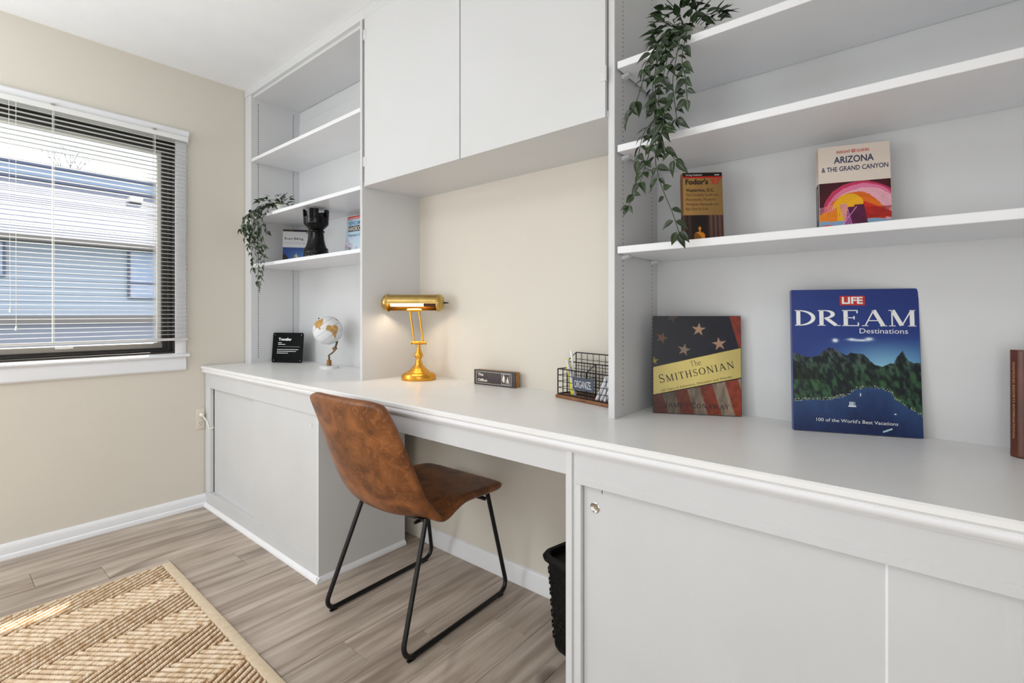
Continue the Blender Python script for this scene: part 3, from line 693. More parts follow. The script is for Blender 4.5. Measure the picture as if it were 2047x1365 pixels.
for j in range(14):
    z = .022 + j * .0175; f = z / .295; hx = .094 + .018 * f - .0004; hy = .076 + .016 * f - .0004
    for k in range(9):
        c_ = -1 + (k + .5) * 2 / 9 + (.11 if j % 2 else -.0); wd = .0085
        if abs(c_) > .8: continue
        wv.box(c_ * hx - wd, c_ * hx + wd, -hy - .0008, -hy + .001, z, z + .010, 0).box(-hx - .0008, -hx + .001, c_ * hy - wd * .8, c_ * hy + wd * .8, z, z + .010, 0)
        wv.box(c_ * hx - wd, c_ * hx + wd, hy - .001, hy + .0008, z, z + .010, 0).box(hx - .001, hx + .0008, c_ * hy - wd * .8, c_ * hy + wd * .8, z, z + .010, 0)
mk('weave_pattern', wv, BLACKP, wb, local=True, tags={'kind': 'stuff'})

# =================================================================== DESK LAMP
lp = thing('desk_lamp', 'brass banker lamp with lit horizontal cylinder shade in the desk corner', 'lamp', (1.408, 1.432, ZC), (0, 0, R(37)))
z0 = -ZC
base = [(.076, 0), (.078, .004), (.078, .016), (.0745, .026), (.066, .0315), (.052, .035), (.0465, .040), (.038, .047), (.0275, .056), (.0185, .068), (.0145, .080), (.0115, .090), (.0118, .096), (.0195, .105), (.0212, .111), (.0185, .118), (.0128, .127), (.0092, .138), (.0086, .148), (.0060, .150), (.0058, .158)]
mk('base', MB().lathe(base, (0, 0, 0), 40, sx=1, sy=.86), BRASS, lp, local=True, smooth=True)
JZ = .166; SX, SZ = -.026, .347
mk('joint_bar', MB().lathe([(.004, -.036), (.0085, -.035), (.0085, -.031), (.0055, -.029), (.0065, -.020), (.0085, -.014), (.009, 0), (.0085, .014), (.0065, .020), (.0055, .029), (.0085, .031), (.0085, .035), (.004, .036)], n=20).xf(Matrix.Translation((0, 0, JZ)) @ Matrix.Rotation(R(90), 4, 'Y')), BRASS, lp, local=True, smooth=True)
mk('pivot_cap', MB().sphere((0, 0, JZ), .011, 16, 10, (1.3, 1, .8)), BRASS, lp, local=True, smooth=True)
for s_ in (-1, 1):
    mk('arm', MB().tube([(s_ * .0205, 0, JZ + .002), (s_ * .0205 + SX + .006, 0, .312)], .0045, 12), BRASS, lp, local=True, smooth=True)
mk('shade_mount', MB().lathe([(.003, -.034), (.0055, -.032), (.007, -.022), (.0075, 0), (.007, .022), (.0055, .032), (.003, .034)], n=16).xf(Matrix.Translation((SX + .006, 0, .3135)) @ Matrix.Rotation(R(90), 4, 'Y')), BRASS, lp, local=True, smooth=True)
# shade: open cylinder, opening faces down and forward
sh = MB(); ns = 40; a0, a1 = R(-70), R(186); rO, rI = .0375, .0365; HL = .117; vs = []; fs = []
for i in range(ns + 1):
    a = a0 + (a1 - a0) * i / ns
    for r_ in (rO, rI):
        for x_ in (-HL, HL): vs.append((SX + x_, r_ * math.cos(a) , SZ + r_ * math.sin(a)))
for i in range(ns):
    b = i * 4; c_ = b + 4; fs += [(b, b + 1, c_ + 1, c_), (b + 2, c_ + 2, c_ + 3, b + 3)]
fs += [(0, 2, 3, 1), (ns * 4, ns * 4 + 1, ns * 4 + 3, ns * 4 + 2)]
sh.add(vs, fs)
shd = mk('shade', sh, BRASSP, lp, local=True, smooth=True, ang=40)
for s_ in (-1, 1):
    cp = MB().lathe([(.0385, -.002), (.0405, .0), (.0405, .0035), (.0380, .006), (.037, .012), (.0325, .020), (.024, .0255), (.012, .028), (.001, .0285)], n=40, cap=False)
    mk('end_cap', cp.xf(Matrix.Translation((SX + s_ * (HL - .004), 0, SZ)) @ Matrix.Rotation(R(90) * s_, 4, 'Y')), BRASSP, lp, local=True, smooth=True)
sw = mk('switch', MB().tube([(SX + HL + .022, 0, SZ), (SX + HL + .035, 0, SZ), (SX + HL + .044, 0, SZ - .001)], [.004, .0028, .0022], 10), BLACKP, lp, local=True, smooth=True)
mk('bulb', MB().tube([(SX - HL + .015, 0, SZ - .004), (SX + .05, 0, SZ - .004)], .0125, 14), TUBE, lp, local=True, smooth=True)
mk('bulb_socket', MB().tube([(SX + .05, 0, SZ - .004), (SX + HL - .004, 0, SZ - .004)], .013, 14), mat('brown_socket', (70, 34, 14), .5), lp, local=True, smooth=True)
pl = bpy.data.lights.new('lamp_bulb_light', 'AREA'); pl.shape = 'RECTANGLE'; pl.size = .16; pl.size_y = .02; pl.energy = .55; pl.color = (1, .80, .56)
po = bpy.data.objects.new('lamp_bulb_light', pl); COL.objects.link(po); po.parent = lp; po.location = (SX - .02, -.006, SZ - .020); po.rotation_euler = (R(-20), 0, 0)

# =================================================================== BOOKS
def book(label, x, y, z, yaw, wd, h, t, lean, cover_rgb, spine_rgb=None, soft=False, name='book', group=None):
    lean = R(lean)
    o = thing(name, label, 'book', (x, y, z + t * math.sin(lean)), (-lean, 0, R(yaw)), group)
    cm = mat('cover_stock', cover_rgb, .35); b = .0012 if soft else .003; ov = 0 if soft else .003
    mk('cover', MB().box(0, wd, 0, b, 0, h, .0004).box(0, wd, t - b, t, 0, h, .0004).box(0, b, b, t - b, 0, h, 0), cm, o, local=True)
    mk('pages', MB().box(b, wd - ov - .001, b, t - b, ov, h - ov), PAGES, o, local=True)
    return o
E_ = -.0006
# --- large blue book with a bay
bk = book('large blue travel book with a mountain bay cover, standing on the worktop', 2.902, 1.425, ZC, 20.5, .273, .360, .022, 4.6, (34, 58, 128))
def bay(U, V):
    base = np.array([38., 58, 128])[None, None] * np.ones(U.shape + (1,))
    img = mix(base, (88, 160, 200), np.clip((.88 - V) * 1.5, 0, 1) * np.clip((U - .05) * 1.1, 0, 1) * np.clip((.72 - V) * 6, 0, 1))
    img = mix(img, (150, 205, 226), np.clip((.66 - V) * 5, 0, 1) * np.exp(-((U - .72) / .3) ** 2) * .9)
    n1 = nz(U, V, 9, 1); n2 = nz(U, V, 22, 2)
    for (a, b_, s1, s2) in ((.33, .640, .022, .013), (.60, .652, .030, .011), (.53, .643, .060, .007), (.46, .648, .035, .009)):
        img = mix(img, (225, 232, 240), np.clip(np.exp(-((U - a - .02) / s1) ** 2 - ((V - b_) / s2) ** 2) * 1.5 * (n2 + .3), 0, 1))
    xs = [0, .05, .12, .20, .26, .30, .34, .40, .44, .47, .52, .57, .60, .66, .71, .78, .80, .83, .87, .91, .95, 1]
    ys = [.55, .535, .52, .525, .565, .59, .585, .55, .53, .555, .55, .545, .52, .475, .465, .49, .485, .54, .575, .51, .49, .50]
    ridge = np.interp(U, xs, ys) + (n2 - .5) * .012
    hills = V < ridge
    g = .35 + .65 * n1; n4 = nz(U * 1.6 + V * .5, V, 26, 7); rk_ = np.clip((n4 - .38) * 3.2, 0, 1); hz = np.clip((V - .40) * 6, 0, 1); hill = np.stack([14 + 62 * rk_ * (.6 + .5 * hz), 24 + 66 * rk_, 30 + 30 * rk_ + 34 * hz * rk_], -1)
    img = np.where(hills[..., None], hill, img)
    lush = np.clip((nz(U, V, 6, 5) - .42) * 4, 0, 1) * np.clip((.42 - V) * 7, 0, 1) * np.where(U > .72, 1, .35)
    img = mix(img, (96, 142, 58), lush * hills * n2 * 1.3)
    rid2 = np.interp(U, [0, .06, .12, .2, .25, .3], [.50, .47, .44, .42, .39, .36]); img = np.where(((V < rid2) & (U < .25) & (V > .36))[..., None], img * .55, img)
    shore = np.interp(U, [0, .12, .3, .38, .45, .5, .56, .64, .72, .78, .8, .86, .92, 1], [.205, .215, .225, .245, .27, .30, .312, .318, .312, .29, .25, .215, .18, .145]) + (n2 - .5) * .012
    water = V < shore; depth = np.clip((shore - V) * 4, 0, 1)
    wat = mix(np.array([42., 72, 118])[None, None] * np.ones(U.shape + (1,)), (18, 36, 82), depth); wat = wat * (.85 + .3 * n2[..., None])
    img = np.where(water[..., None], wat, img)
    rs = np.random.RandomState(4); sp = (np.abs(V - shore - .006) < .011) & (rs.rand(*U.shape) > .88); img = put(img, sp, (214, 220, 196))
    img = put(img, (np.abs(U - .475) < .03) & (np.abs(V - .185) < .006), (235, 238, 240))
    for q in (.455, .468, .481, .494): img = put(img, (np.abs(U - q) < .0035) & (V > .185) & (V < .215), (225, 230, 236))
    img = put(img, (np.abs(U - .54) < .004) & (np.abs(V - .266) < .012), (220, 226, 232))
    img = put(img, (np.abs(U - .80) < .008) & (np.abs(V - .145) < .003), (235, 238, 240))
    img = put(img, np.abs((V - .02) - (U - .70) * .35) + 30 * np.clip(np.abs(U - .74) - .035, 0, 1) < .006, (180, 210, 220))
    return img
art(bk, bay, .001, .272, .001, .359, E_, 250, 320)
red = mk('badge', MB().box(.108, .162, E_ - .0006, E_, .319, .343), REDP, bk, local=True)
text(bk, 'LIFE', .135, .3235, E_ - .0009, h=.0165, wd=.045, m=WHT, bold=.035)
serif(bk, 'DREAM', .137, .267, E_ - .0004, .040, .262, WHT, T=.17, t=.055, sf=.25, gap=.09)
text(bk, 'Destinations', .149, .249, E_ - .0004, h=.0125, wd=.100, m=WHT, align='LEFT', name='subtitle_lettering')
text(bk, "100 of the World's Best Vacations", .137, .026, E_ - .0004, h=.0082, wd=.172, m=WHT, name='caption_lettering')
# --- square book with stars and stripes
bk = book('square book with a stars and stripes cover and a yellow band, on the worktop', 2.535, 1.400, ZC, 26.7, .247, .291, .022, 2.9, (30, 26, 30))
def stars(U, V):
    n1 = nz(U, V, 7, 11); n2 = nz(U, V * .3, 30, 12); n3 = nz(U, V, 30, 14)
    img = np.array([20., 20, 30])[None, None] * np.ones(U.shape + (1,)) * (.7 + .5 * n1[..., None]); img = mix(img, (26, 34, 62), np.clip((U - .25) * .9, 0, .6) * n1)
    def star(cx_, cy_, r, rot, c):
        nonlocal img
        x = (U - cx_) * .247; y = (V - cy_) * .291; rr = np.hypot(x, y) + 1e-9; a = (np.arctan2(x, y) - R(rot)) % (2 * math.pi / 5); a = np.minimum(a, 2 * math.pi / 5 - a)
        k = r * math.cos(R(36)) * .0 + r * math.sin(R(18)) / np.sin(R(126) - a * 0) ; edge = r * math.sin(R(18)) / np.sin(R(180 - 18) - a)
        img = put(img, rr < edge, c)
    dull = (150, 112, 84)
    star(.53, .865, .0205, 5, (172, 134, 108)); star(.76, .72, .0205, -8, (172, 134, 108)); star(.36, .655, .0195, 12, (132, 112, 98)); star(.10, .775, .0185, 20, (100, 66, 44)); star(.22, .99, .018, 20, (64, 50, 44)); star(.01, .535, .013, 0, (136, 118, 40))
    redm = (V > .62) & ((U - .875) > (1 - V) * .33); img = np.where(redm[..., None], np.array([132., 50, 40]) * (.8 + .4 * n3[..., None]), img)
    # stripes below band
    q = U - (V) * -.32; st = ((U + V * .33 - .02) / .152)
    ph = st % 2
    stripe = np.where((ph < 1)[..., None], np.array([122., 50, 32]) * (.75 + .5 * n3[..., None]), np.array([128., 112, 96]) * (.6 + .7 * n2[..., None]))
    fade = np.clip(.62 + U * .6, 0, 1.15)[..., None]
    band_lo = .180 + .200 * U; band_hi = .474 + .212 * U
    img = np.where((V < band_lo)[..., None], stripe * fade, img)
    yel = np.array([232., 210, 126])[None, None] * (.86 + .16 * nz(U, V, 3, 15)[..., None]); yel = yel * np.clip(.9 + .12 * np.sin(U * 3), .8, 1.05)[..., None]
    img = np.where(((V > band_lo) & (V < band_hi))[..., None], yel, img)
    edge = (np.abs(V - band_lo) < .006) | (np.abs(V - band_hi) < .005); img = put(img, edge, (34, 22, 24))
    return img
art(bk, stars, .001, .246, .001, .290, E_, 190, 220)
br_ = math.atan(.205 * .291 / .247)
def bp_(u, v): return .247 * u, .291 * v
x_, z_ = bp_(.50, .492); serif(bk, 'The', x_, z_, E_ - .0004, .017, .030, BLK, T=.09, t=.04, sf=.2, rot=br_)
x_, z_ = bp_(.505, .392); serif(bk, 'SMITHSONIAN', x_, z_, E_ - .0004, .0255, .215, BLK, T=.13, t=.06, sf=.24, gap=.16, rot=br_, caps=.80)
x_, z_ = bp_(.50, .302); text(bk, '150 Years of Adventure, Discovery, and Wonder', x_, z_, E_ - .0004, h=.0062, wd=.205, m=DKGOLD, rot=br_, name='subtitle_lettering')
x_, z_ = bp_(.50, .065); serif(bk, 'JAMES CONAWAY', x_, z_, E_ - .0004, .0165, .178, BLK, T=.14, t=.075, sf=.22, gap=.14, caps=.8, name='author_lettering')
# --- guide with the canyon cover
bk = book('thick guide book with a cream top and red canyon cover, on the right shelf', 2.958, 1.430, 1.289, 17.5, .150, .228, .030, 5.2, (222, 206, 192), soft=True)
def canyon(U, V):
    W_, H_ = 1, 1
    n1 = nz(U, V, 6, 21); n2 = nz(U, V, 18, 22)
    img = np.array([60., 12, 24])[None, None] * np.ones(U.shape + (1,)) * (.6 + .9 * n1[..., None])
    def arch(cx_, cy_, rx, ry, c, mod=0.):
        nonlocal img
        rr = np.hypot((U - cx_) / rx, (V - cy_) / ry) + (n1 - .5) * .12; img = put(img, rr < 1, c)
        return rr
    arch(.58, .50, .52, .50, (196, 54, 92)); arch(.60, .42, .50, .53, (226, 120, 160)); arch(.62, .36, .52, .50, (240, 176, 190))
    arch(.50, .30, .42, .50, (230, 110, 30)); rr = arch(.42, .40, .25, .38, (246, 180, 30))
    img = put(img, (U > .62) & (V < .62 - (U - .62) * .6) & (V > .30), (206, 44, 30)); img = mix(img, (150, 24, 24), ((U > .62) & (V < .5) & (V > .28)) * n2)
    img = put(img, (U < .25) & (V > .25) & (V < .40 + U * .5), (240, 134, 26))
    img = put(img, (V < .26 + (n1 - .5) * .1), (136, 170, 206))
    img = put(img, (V < .14 + .06 * np.cos((U - .12) * 9)) & (U < .38), (214, 70, 24)); img = put(img, (V < .05) & (U < .3), (240, 120, 60))
    fig = (np.abs(U - .52) < .10 + .14 * np.clip(.62 - V, 0, 1)) & (V < .56) & ~((np.hypot((U - .44) / .06, (V - .60) / .16) < 1) & (V > .52))
    img = put(img, fig, (72, 18, 52)); img = mix(img, (110, 30, 80), fig * n2 * .9)
    for k in range(5):
        c_ = .30 + k * .022; ln = np.abs(U - (c_ + .35 * np.clip(.55 - V, 0, 1) ** 1.0 * .55)) < .006; img = put(img, ln & (V < .58) & (V > .2), (206, 120, 190))
    img = put(img, np.abs((U - .33) - (V - .2) * .62) + 10 * np.clip(.12 - V, 0, 1) + 10 * np.clip(V - .52, 0, 1) < .006, (232, 150, 200))
    for k in range(6):
        s = np.abs(np.hypot((U - .60) / .52, (V - .38) / .52) - (.62 + .06 * k + .02 * np.sin(U * 14 + k))) < .007; img = np.where((s & (V > .34))[..., None], img * .82, img)
        s = np.abs(V - (.42 + .02 * k + U * .25)) < .004; img = put(img, s & (U < .22), (240, 150, 170))
    return img
art(bk, canyon, .001, .149, .001, .134, E_, 150, 140)
art(bk, lambda U, V: np.array([224., 210, 197])[None, None] * np.ones(U.shape + (1,)), .001, .149, .134, .227, E_, 3, 3)
text(bk, 'INSIGHT', .0685, .208, E_ - .0004, h=.0068, wd=.029, m=REDP, bold=.012, align='RIGHT'); text(bk, 'GUIDES', .0815, .208, E_ - .0004, h=.0068, wd=.026, m=REDP, bold=.012, align='LEFT')
mk('emblem', MB().lathe([(.0044, 0), (.0044, .0004), (.0028, .0004), (.0028, 0)], n=20, cap=False).xf(Matrix.Translation((.075, E_ - .0003, .2115)) @ Matrix.Rotation(R(90), 4, 'X')).add([(.0735, E_ - .0006, .2108), (.0752, E_ - .0006, .2100), (.0768, E_ - .0006, .2122), (.0750, E_ - .0006, .2130)], [(0, 1, 2, 3)]), REDP, bk, local=True)
text(bk, 'ARIZONA', .075, .183, E_ - .0004, h=.0165, wd=.083, m=NAVY, bold=.018, name='title_lettering')
text(bk, '& THE GRAND CANYON', .076, .1625, E_ - .0004, h=.0118, wd=.138, m=NAVY, bold=.014, name='title_lettering')
mk('caption_strip', MB().box(.083, .149, E_ - .0004, E_, .010, .029), BLK, bk, local=True)
text(bk, 'FREE APP AND EBOOK', .097, .0215, E_ - .0008, h=.0046, wd=.050, m=WHT, bold=.01, align='LEFT', name='caption_lettering'); text(bk, 'WITH THIS INSIGHT GUIDE', .097, .0140, E_ - .0008, h=.0044, wd=.050, m=WHT, align='LEFT', name='caption_lettering')
mk('device_icon', MB().box(.0845, .0925, E_ - .0008, E_ - .0006, .0195, .0202).box(.0845, .0852, E_ - .0008, E_ - .0006, .0140, .0202).box(.0845, .089, E_ - .0008, E_ - .0006, .0140, .0147).box(.090, .0945, E_ - .0008, E_ - .0006, .0125, .0132).box(.090, .0945, E_ - .0008, E_ - .0006, .0180, .0187).box(.090, .0907, E_ - .0008, E_ - .0006, .0125, .0187).box(.0938, .0945, E_ - .0008, E_ - .0006, .0125, .0187), WHT, bk, local=True)
SM = Matrix.Rotation(R(-90), 4, 'Z')   # spine faces local -X
mk('spine_panel', MB().box(-.0005, 0, 0, .030, 0, .134), mat('spine_dark', (50, 16, 26), .4), bk, local=True)
SP = Matrix(((0, 1, 0, 0), (-1, 0, 0, .030), (0, 0, 1, 0), (0, 0, 0, 1)))
text(bk, 'INSIGHT GUIDES', .015, .218, -.0008, h=.007, wd=.062, m=REDP, align='LEFT', rot=R(-90), M=SP, name='spine_lettering')
text(bk, 'ARIZONA & THE GRAND CANYON', .014, .126, -.0008, h=.0075, wd=.082, m=WHT, bold=.02, align='LEFT', rot=R(-90), M=SP, name='spine_lettering')
# --- gold guide with statue
bk = book('small tan guide book with a dark statue photo, leaning on the right shelf', 2.634, 1.386, 1.289, 36, .112, .216, .022, 5.2, (150, 100, 44), soft=True)
def gold(U, V):
    n1 = nz(U, V, 5, 31); n2 = nz(U * 3, V * .2, 20, 32)
    img = np.array([172., 132, 74])[None, None] * (1.02 - .18 * U[..., None]) * (.94 + .1 * n1[..., None])
    img = put(img, V > .952, (18, 14, 16)); img = put(img, (V > .928) & (V <= .952), (190, 40, 30))
    ph = V < .42
    colm = np.where((((U * 9) % 1) < .5)[..., None], np.array([104., 74, 66]), np.array([76., 50, 46])) * (.75 + .4 * n2[..., None])
    colm = np.where(((U > .22) & (U < .62))[..., None], np.array([26., 16, 16]), colm); colm = np.where((U < .22)[..., None], colm * .6, colm)
    img = np.where(ph[..., None], colm, img)
    img = np.where((V < .085)[..., None], np.array([86., 48, 36]) * (.8 + .3 * n1[..., None]), img)
    or_ = (222, 136, 30); s = (np.hypot((U - .40) / .035, (V - .235) / .026) < 1) | ((np.abs(U - .40) < .02) & (V < .22) & (V > .18)) | ((np.abs(U - .39) < .14 - np.clip(V - .15, 0, 1) * 1.2) & (V < .185) & (V > .085))
    img = put(img, s, or_); img = np.where((s & (n1 > .55))[..., None], img * .6, img)
    img = put(img, (U > .72) & (U < .91) & (V < .045), (206, 70, 26))
    return img
art(bk, gold, .001, .111, .001, .215, E_, 110, 170)
text(bk, "Fodor's", .008, .181, E_ - .0004, h=.0150, wd=.064, m=BLK, bold=.035, align='LEFT', name='title_lettering')
text(bk, '97', .1055, .181, E_ - .0004, h=.0155, wd=.026, m=REDP, bold=.035, align='RIGHT', name='title_lettering')
text(bk, '"The King of Guidebooks"', .008, .2065, E_ - .0004, h=.0042, wd=.048, m=WHT, bold=.01, align='LEFT', name='caption_lettering')
text(bk, '****', .104, .2045, E_ - .0004, h=.0052, wd=.014, m=WHT, bold=.02, align='RIGHT', name='caption_lettering')
text(bk, 'Washington, D.C.', .008, .1590, E_ - .0004, h=.0092, wd=.080, m=BLK, bold=.02, align='LEFT', name='subtitle_lettering')
for i_, (l_, w_) in enumerate((('The Complete Guide with', .092), ('Monuments, Museums,', .086), ('Arlington, Annapolis and', .091), ('Best Bets for Kids', .062))):
    text(bk, l_, .008, .1462 - .0138 * i_, E_ - .0004, h=.0082, wd=w_, m=DKGOLD, align='LEFT', name='subtitle_lettering')
mk('spine_panel', MB().box(-.0005, 0, 0, .022, .09, .204), mat('spine_tan', (120, 76, 34), .4), bk, local=True)
mk('spine_photo', MB().box(-.0005, 0, 0, .022, 0, .09), mat('spine_photo_dark', (34, 18, 16), .4), bk, local=True)
# --- road biking book
bk = book('white and blue book with a capitol dome photo behind the black rook', .168, 1.395, 1.391, 52, .150, .224, .014, 4.5, (206, 204, 206), soft=True)
def road(U, V):
    n1 = nz(U, V, 9, 41); img = np.array([214., 212, 214])[None, None] * np.ones(U.shape + (1,))
    img = put(img, V > .94, (24, 22, 26)); img = mix(img, (150, 110, 70), ((V > .95) & (V < .975) & (U < .4)) * .6)
    sky = mix(np.array([24., 62, 132])[None, None] * np.ones(U.shape + (1,)), (84, 148, 206), np.clip((.48 - V) * 3.2, 0, 1) * np.clip(U * 1.4, 0, 1))
    img = np.where((V < .50)[..., None], sky, img)
    tree = V < np.interp(U, [0, .1, .16, .22, .3, .4, .7, 1], [.29, .28, .24, .16, .12, .10, .13, .2]) + n1 * .06; img = put(img, tree & (V < .5), (16, 18, 16))
    dome = (np.hypot((U - .52) / .085, (V - .20) / .10) < 1) & (V > .20) | ((np.abs(U - .52) < .11) & (V > .10) & (V <= .20)) | ((np.abs(U - .52) < .012) & (V > .28) & (V < .345))
    img = put(img, dome, (204, 184, 150)); img = np.where((dome & (n1 > .55))[..., None], img * .7, img)
    img = put(img, (np.abs(U - .52) < .3) & (V < .10) & (V > .06), (170, 140, 100)); img = put(img, V < .05, (30, 28, 30)); img = put(img, (V < .06) & (V > .045), (170, 170, 180))
    return img
art(bk, road, .001, .149, .001, .223, E_, 90, 130)
text(bk, 'Road Biking', .010, .160, E_ - .0004, h=.0140, wd=.108, m=BLK, bold=.012, align='LEFT', name='title_lettering')
text(bk, 'WASHINGTON, D.C.', .006, .134, E_ - .0004, h=.0105, wd=.132, m=mat('grey_print', (176, 172, 176), .5), align='LEFT', name='subtitle_lettering')
mk('emblem', MB().lathe([(.006, 0), (.006, .0004), (.0035, .0004), (.0035, 0)], n=14, cap=False).xf(Matrix.Translation((.140, E_ - .0003, .204)) @ Matrix.Rotation(R(90), 4, 'X')), BLK, bk, local=True)
# --- pale handbook
bk = book('pale blue handbook with a red top line, half hidden by the bookcase divider', .744, 1.462, 1.391, 6, .150, .236, .012, 5.5, (206, 222, 232), soft=True)
def hand(U, V):
    n1 = nz(U, V, 8, 51); n2 = nz(U, V, 25, 52); img = np.array([192., 218, 236])[None, None] * np.ones(U.shape + (1,)); img = mix(img, (222, 232, 238), np.clip((.6 - V) * 2, 0, 1))
    img = put(img, V > .925, (214, 88, 84)); img = put(img, (V > .945) & (V < .965), (236, 196, 190))
    img = mix(img, (214, 160, 178), np.clip((n2 - .52) * 6, 0, 1) * (V < .55) * (V > .2) * (U < .4))
    img = mix(img, (150, 160, 172), np.clip((n1 - .5) * 4, 0, 1) * (V < .28))
    for c_, h_ in ((.10, .20), (.30, .24), (.52, .13)): img = put(img, (np.abs(U - c_) < .045 - .05 * np.clip(V - h_ * .6, 0, 1)) & (V < h_) & (V > .03), (88, 96, 96))
    return img
art(bk, hand, .001, .149, .001, .235, E_, 80, 120)
text(bk, 'NEWCOMER', .018, .186, E_ - .0004, h=.021, wd=.115, m=mat('blue_print', (52, 120, 176), .5), bold=.01, align='LEFT', name='title_lettering')
mk('title_block', MB().box(.016, .135, E_ - .0004, E_, .150, .181), BLK, bk, local=True)
text(bk, 'HANDBOOK', .019, .154, E_ - .0008, h=.023, wd=.112, m=CREAMT, bold=.015, align='LEFT', name='title_lettering')
text(bk, 'Washington DC', .018, .124, E_ - .0004, h=.012, wd=.112, m=mat('teal_print', (58, 84, 100), .5), bold=.01, align='LEFT', name='subtitle_lettering')

# --- carved maroon award block at the right edge
aw = thing('award_plaque', 'dark maroon wooden award block with gilt edge lettering at the right end', 'plaque', (3.297, 1.462, ZC + .001), (R(0), 0, R(-8)))
prf = [(0, -.004), (.010, -.016), (.080, -.024), (.150, -.016), (.160, -.004), (.160, .022), (0, .022)]
aw.rotation_euler = (R(-2.5), 0, R(-4))
mk('body', MB().prism(prf, 'z', .0, .222), MAROON, aw, local=True)
mk('fluted_face', MB().prism([(.012, -.0170), (.018, -.0195), (.024, -.0185), (.030, -.0205), (.036, -.0195), (.036, -.0150), (.012, -.0130)], 'z', .004, .219), MAROON, aw, local=True)
AP = Matrix(((math.cos(R(-50)), -math.sin(R(-50)), 0, .0048), (math.sin(R(-50)), math.cos(R(-50)), 0, -.0102), (0, 0, 1, 0), (0, 0, 0, 1)))
text(aw, 'DIAMOND RESORTS INTERNATIONAL', -.002, .196, -.0008, h=.0048, wd=.160, m=GOLDP, align='LEFT', rot=R(-90), M=AP, name='edge_lettering')

# =================================================================== SMALL THINGS
# --- office sign block
sg = thing('desk_sign', 'small dark sign block reading The Office on a wooden backing', 'sign', (1.697, 1.492, ZC), (0, 0, R(4)))
mk('wood_block', MB().box(.001, .214, .006, .034, 0, .062, .003), SIGNB, sg, local=True, smooth=True)
mk('face_plate', MB().box(0, .215, 0, .0065, 0, .063, .003), SIGNF, sg, local=True, smooth=True)
fr = MB()
def frame_line(mb, x0, x1, z0_, z1_, y, t):
    mb.box(x0, x1, y - .0003, y, z0_, z0_ + t).box(x0, x1, y - .0003, y, z1_ - t, z1_).box(x0, x0 + t, y - .0003, y, z0_ + t, z1_ - t).box(x1 - t, x1, y - .0003, y, z0_ + t, z1_ - t)
frame_line(fr, .013, .196, .007, .056, 0, .0011); mk('border_line', fr, CREAMT, sg, local=True)
fr = MB(); frame_line(fr, .147, .188, .010, .053, -.0001, .0011); mk('pictogram_frame', fr, CREAMT, sg, local=True)
text(sg, 'The', .022, .0385, -.0005, h=.0105, wd=.030, m=CREAMT, bold=.03, align='LEFT'); text(sg, 'Office', .022, .0155, -.0005, h=.0105, wd=.050, m=CREAMT, bold=.03, align='LEFT')
pk_ = MB()
def disc(mb, x, z, r, y, n=12): mb.add([(x + r * math.cos(2 * math.pi * k / n), y, z + r * math.sin(2 * math.pi * k / n)) for k in range(n)], [tuple(range(n))])
yy = -.0006
disc(pk_, .158, .0470, .0028, yy)
pk_.add([(.1535, yy, .0440), (.1620, yy, .0440), (.1645, yy, .030), (.1625, yy, .0295), (.1615, yy, .0175), (.1565, yy, .0175), (.1545, yy, .024), (.1495, yy, .0245), (.151, yy, .030)], [tuple(range(9))])
disc(pk_, .1775, .0390, .0027, yy)
pk_.add([(.1755, yy, .0355), (.1800, yy, .0355), (.1830, yy, .024), (.1830, yy, .015), (.1805, yy, .015), (.1790, yy, .0205), (.1745, yy, .0150), (.1720, yy, .0150), (.1750, yy, .0230), (.1750, yy, .0280), (.1690, yy, .0270), (.1690, yy, .0250)], [tuple(range(12))])
pk_.add([(.1655, yy, .0245), (.1730, yy, .0245), (.1730, yy, .0225), (.1700, yy, .0225), (.1700, yy, .0150), (.1685, yy, .0150), (.1685, yy, .0225), (.1655, yy, .0225)], [tuple(range(8))])
mk('pictogram', pk_, CREAMT, sg, local=True)

# --- plaque
pq = thing('desk_plaque', 'black rounded square plaque reading Traveller leaning by the globe', 'plaque', (.118, 1.352, ZC + .0004), (R(-6), 0, R(29)))
q = rrect(.103, .091, .012, 5); q = [(a + .103, b + .091) for a, b in q]
mk('board', MB().prism([(a, b) for a, b in q], 'y', 0, .004), mat('satin_black_board', (4, 4, 5), .35, spec=.06), pq, local=True)
text(pq, 'Traveller', .040, .134, -.0005, h=.0160, wd=.088, m=WHT, bold=.03, align='LEFT', name='title_lettering')
dl = MB(); rs_ = random.Random(5)
def dashes(z, x0, x1, hh):
    x = x0
    while x < x1:
        w_ = rs_.uniform(.004, .011); dl.box(x, min(x + w_, x1), -.0006, -.0003, z, z + hh); x += w_ + .0016
dashes(.119, .038, .062, .0035); dashes(.109, .038, .086, .0035); dashes(.078, .034, .176, .0035); dashes(.067, .034, .162, .0035); dashes(.056, .034, .108, .0035)
dl.box(.036, .186, -.0006, -.0003, .0965, .0973); mk('small_print', dl, WHT, pq, local=True)
for a, b in ((.014, .168), (.192, .168), (.014, .014), (.192, .014)):
    mk('screw', MB().lathe([(.0022, 0), (.0022, .0008), (.0005, .0012)], n=10).xf(Matrix.Translation((a, -.0001, b)) @ Matrix.Rotation(R(90), 4, 'X')), CHROME, pq, local=True)

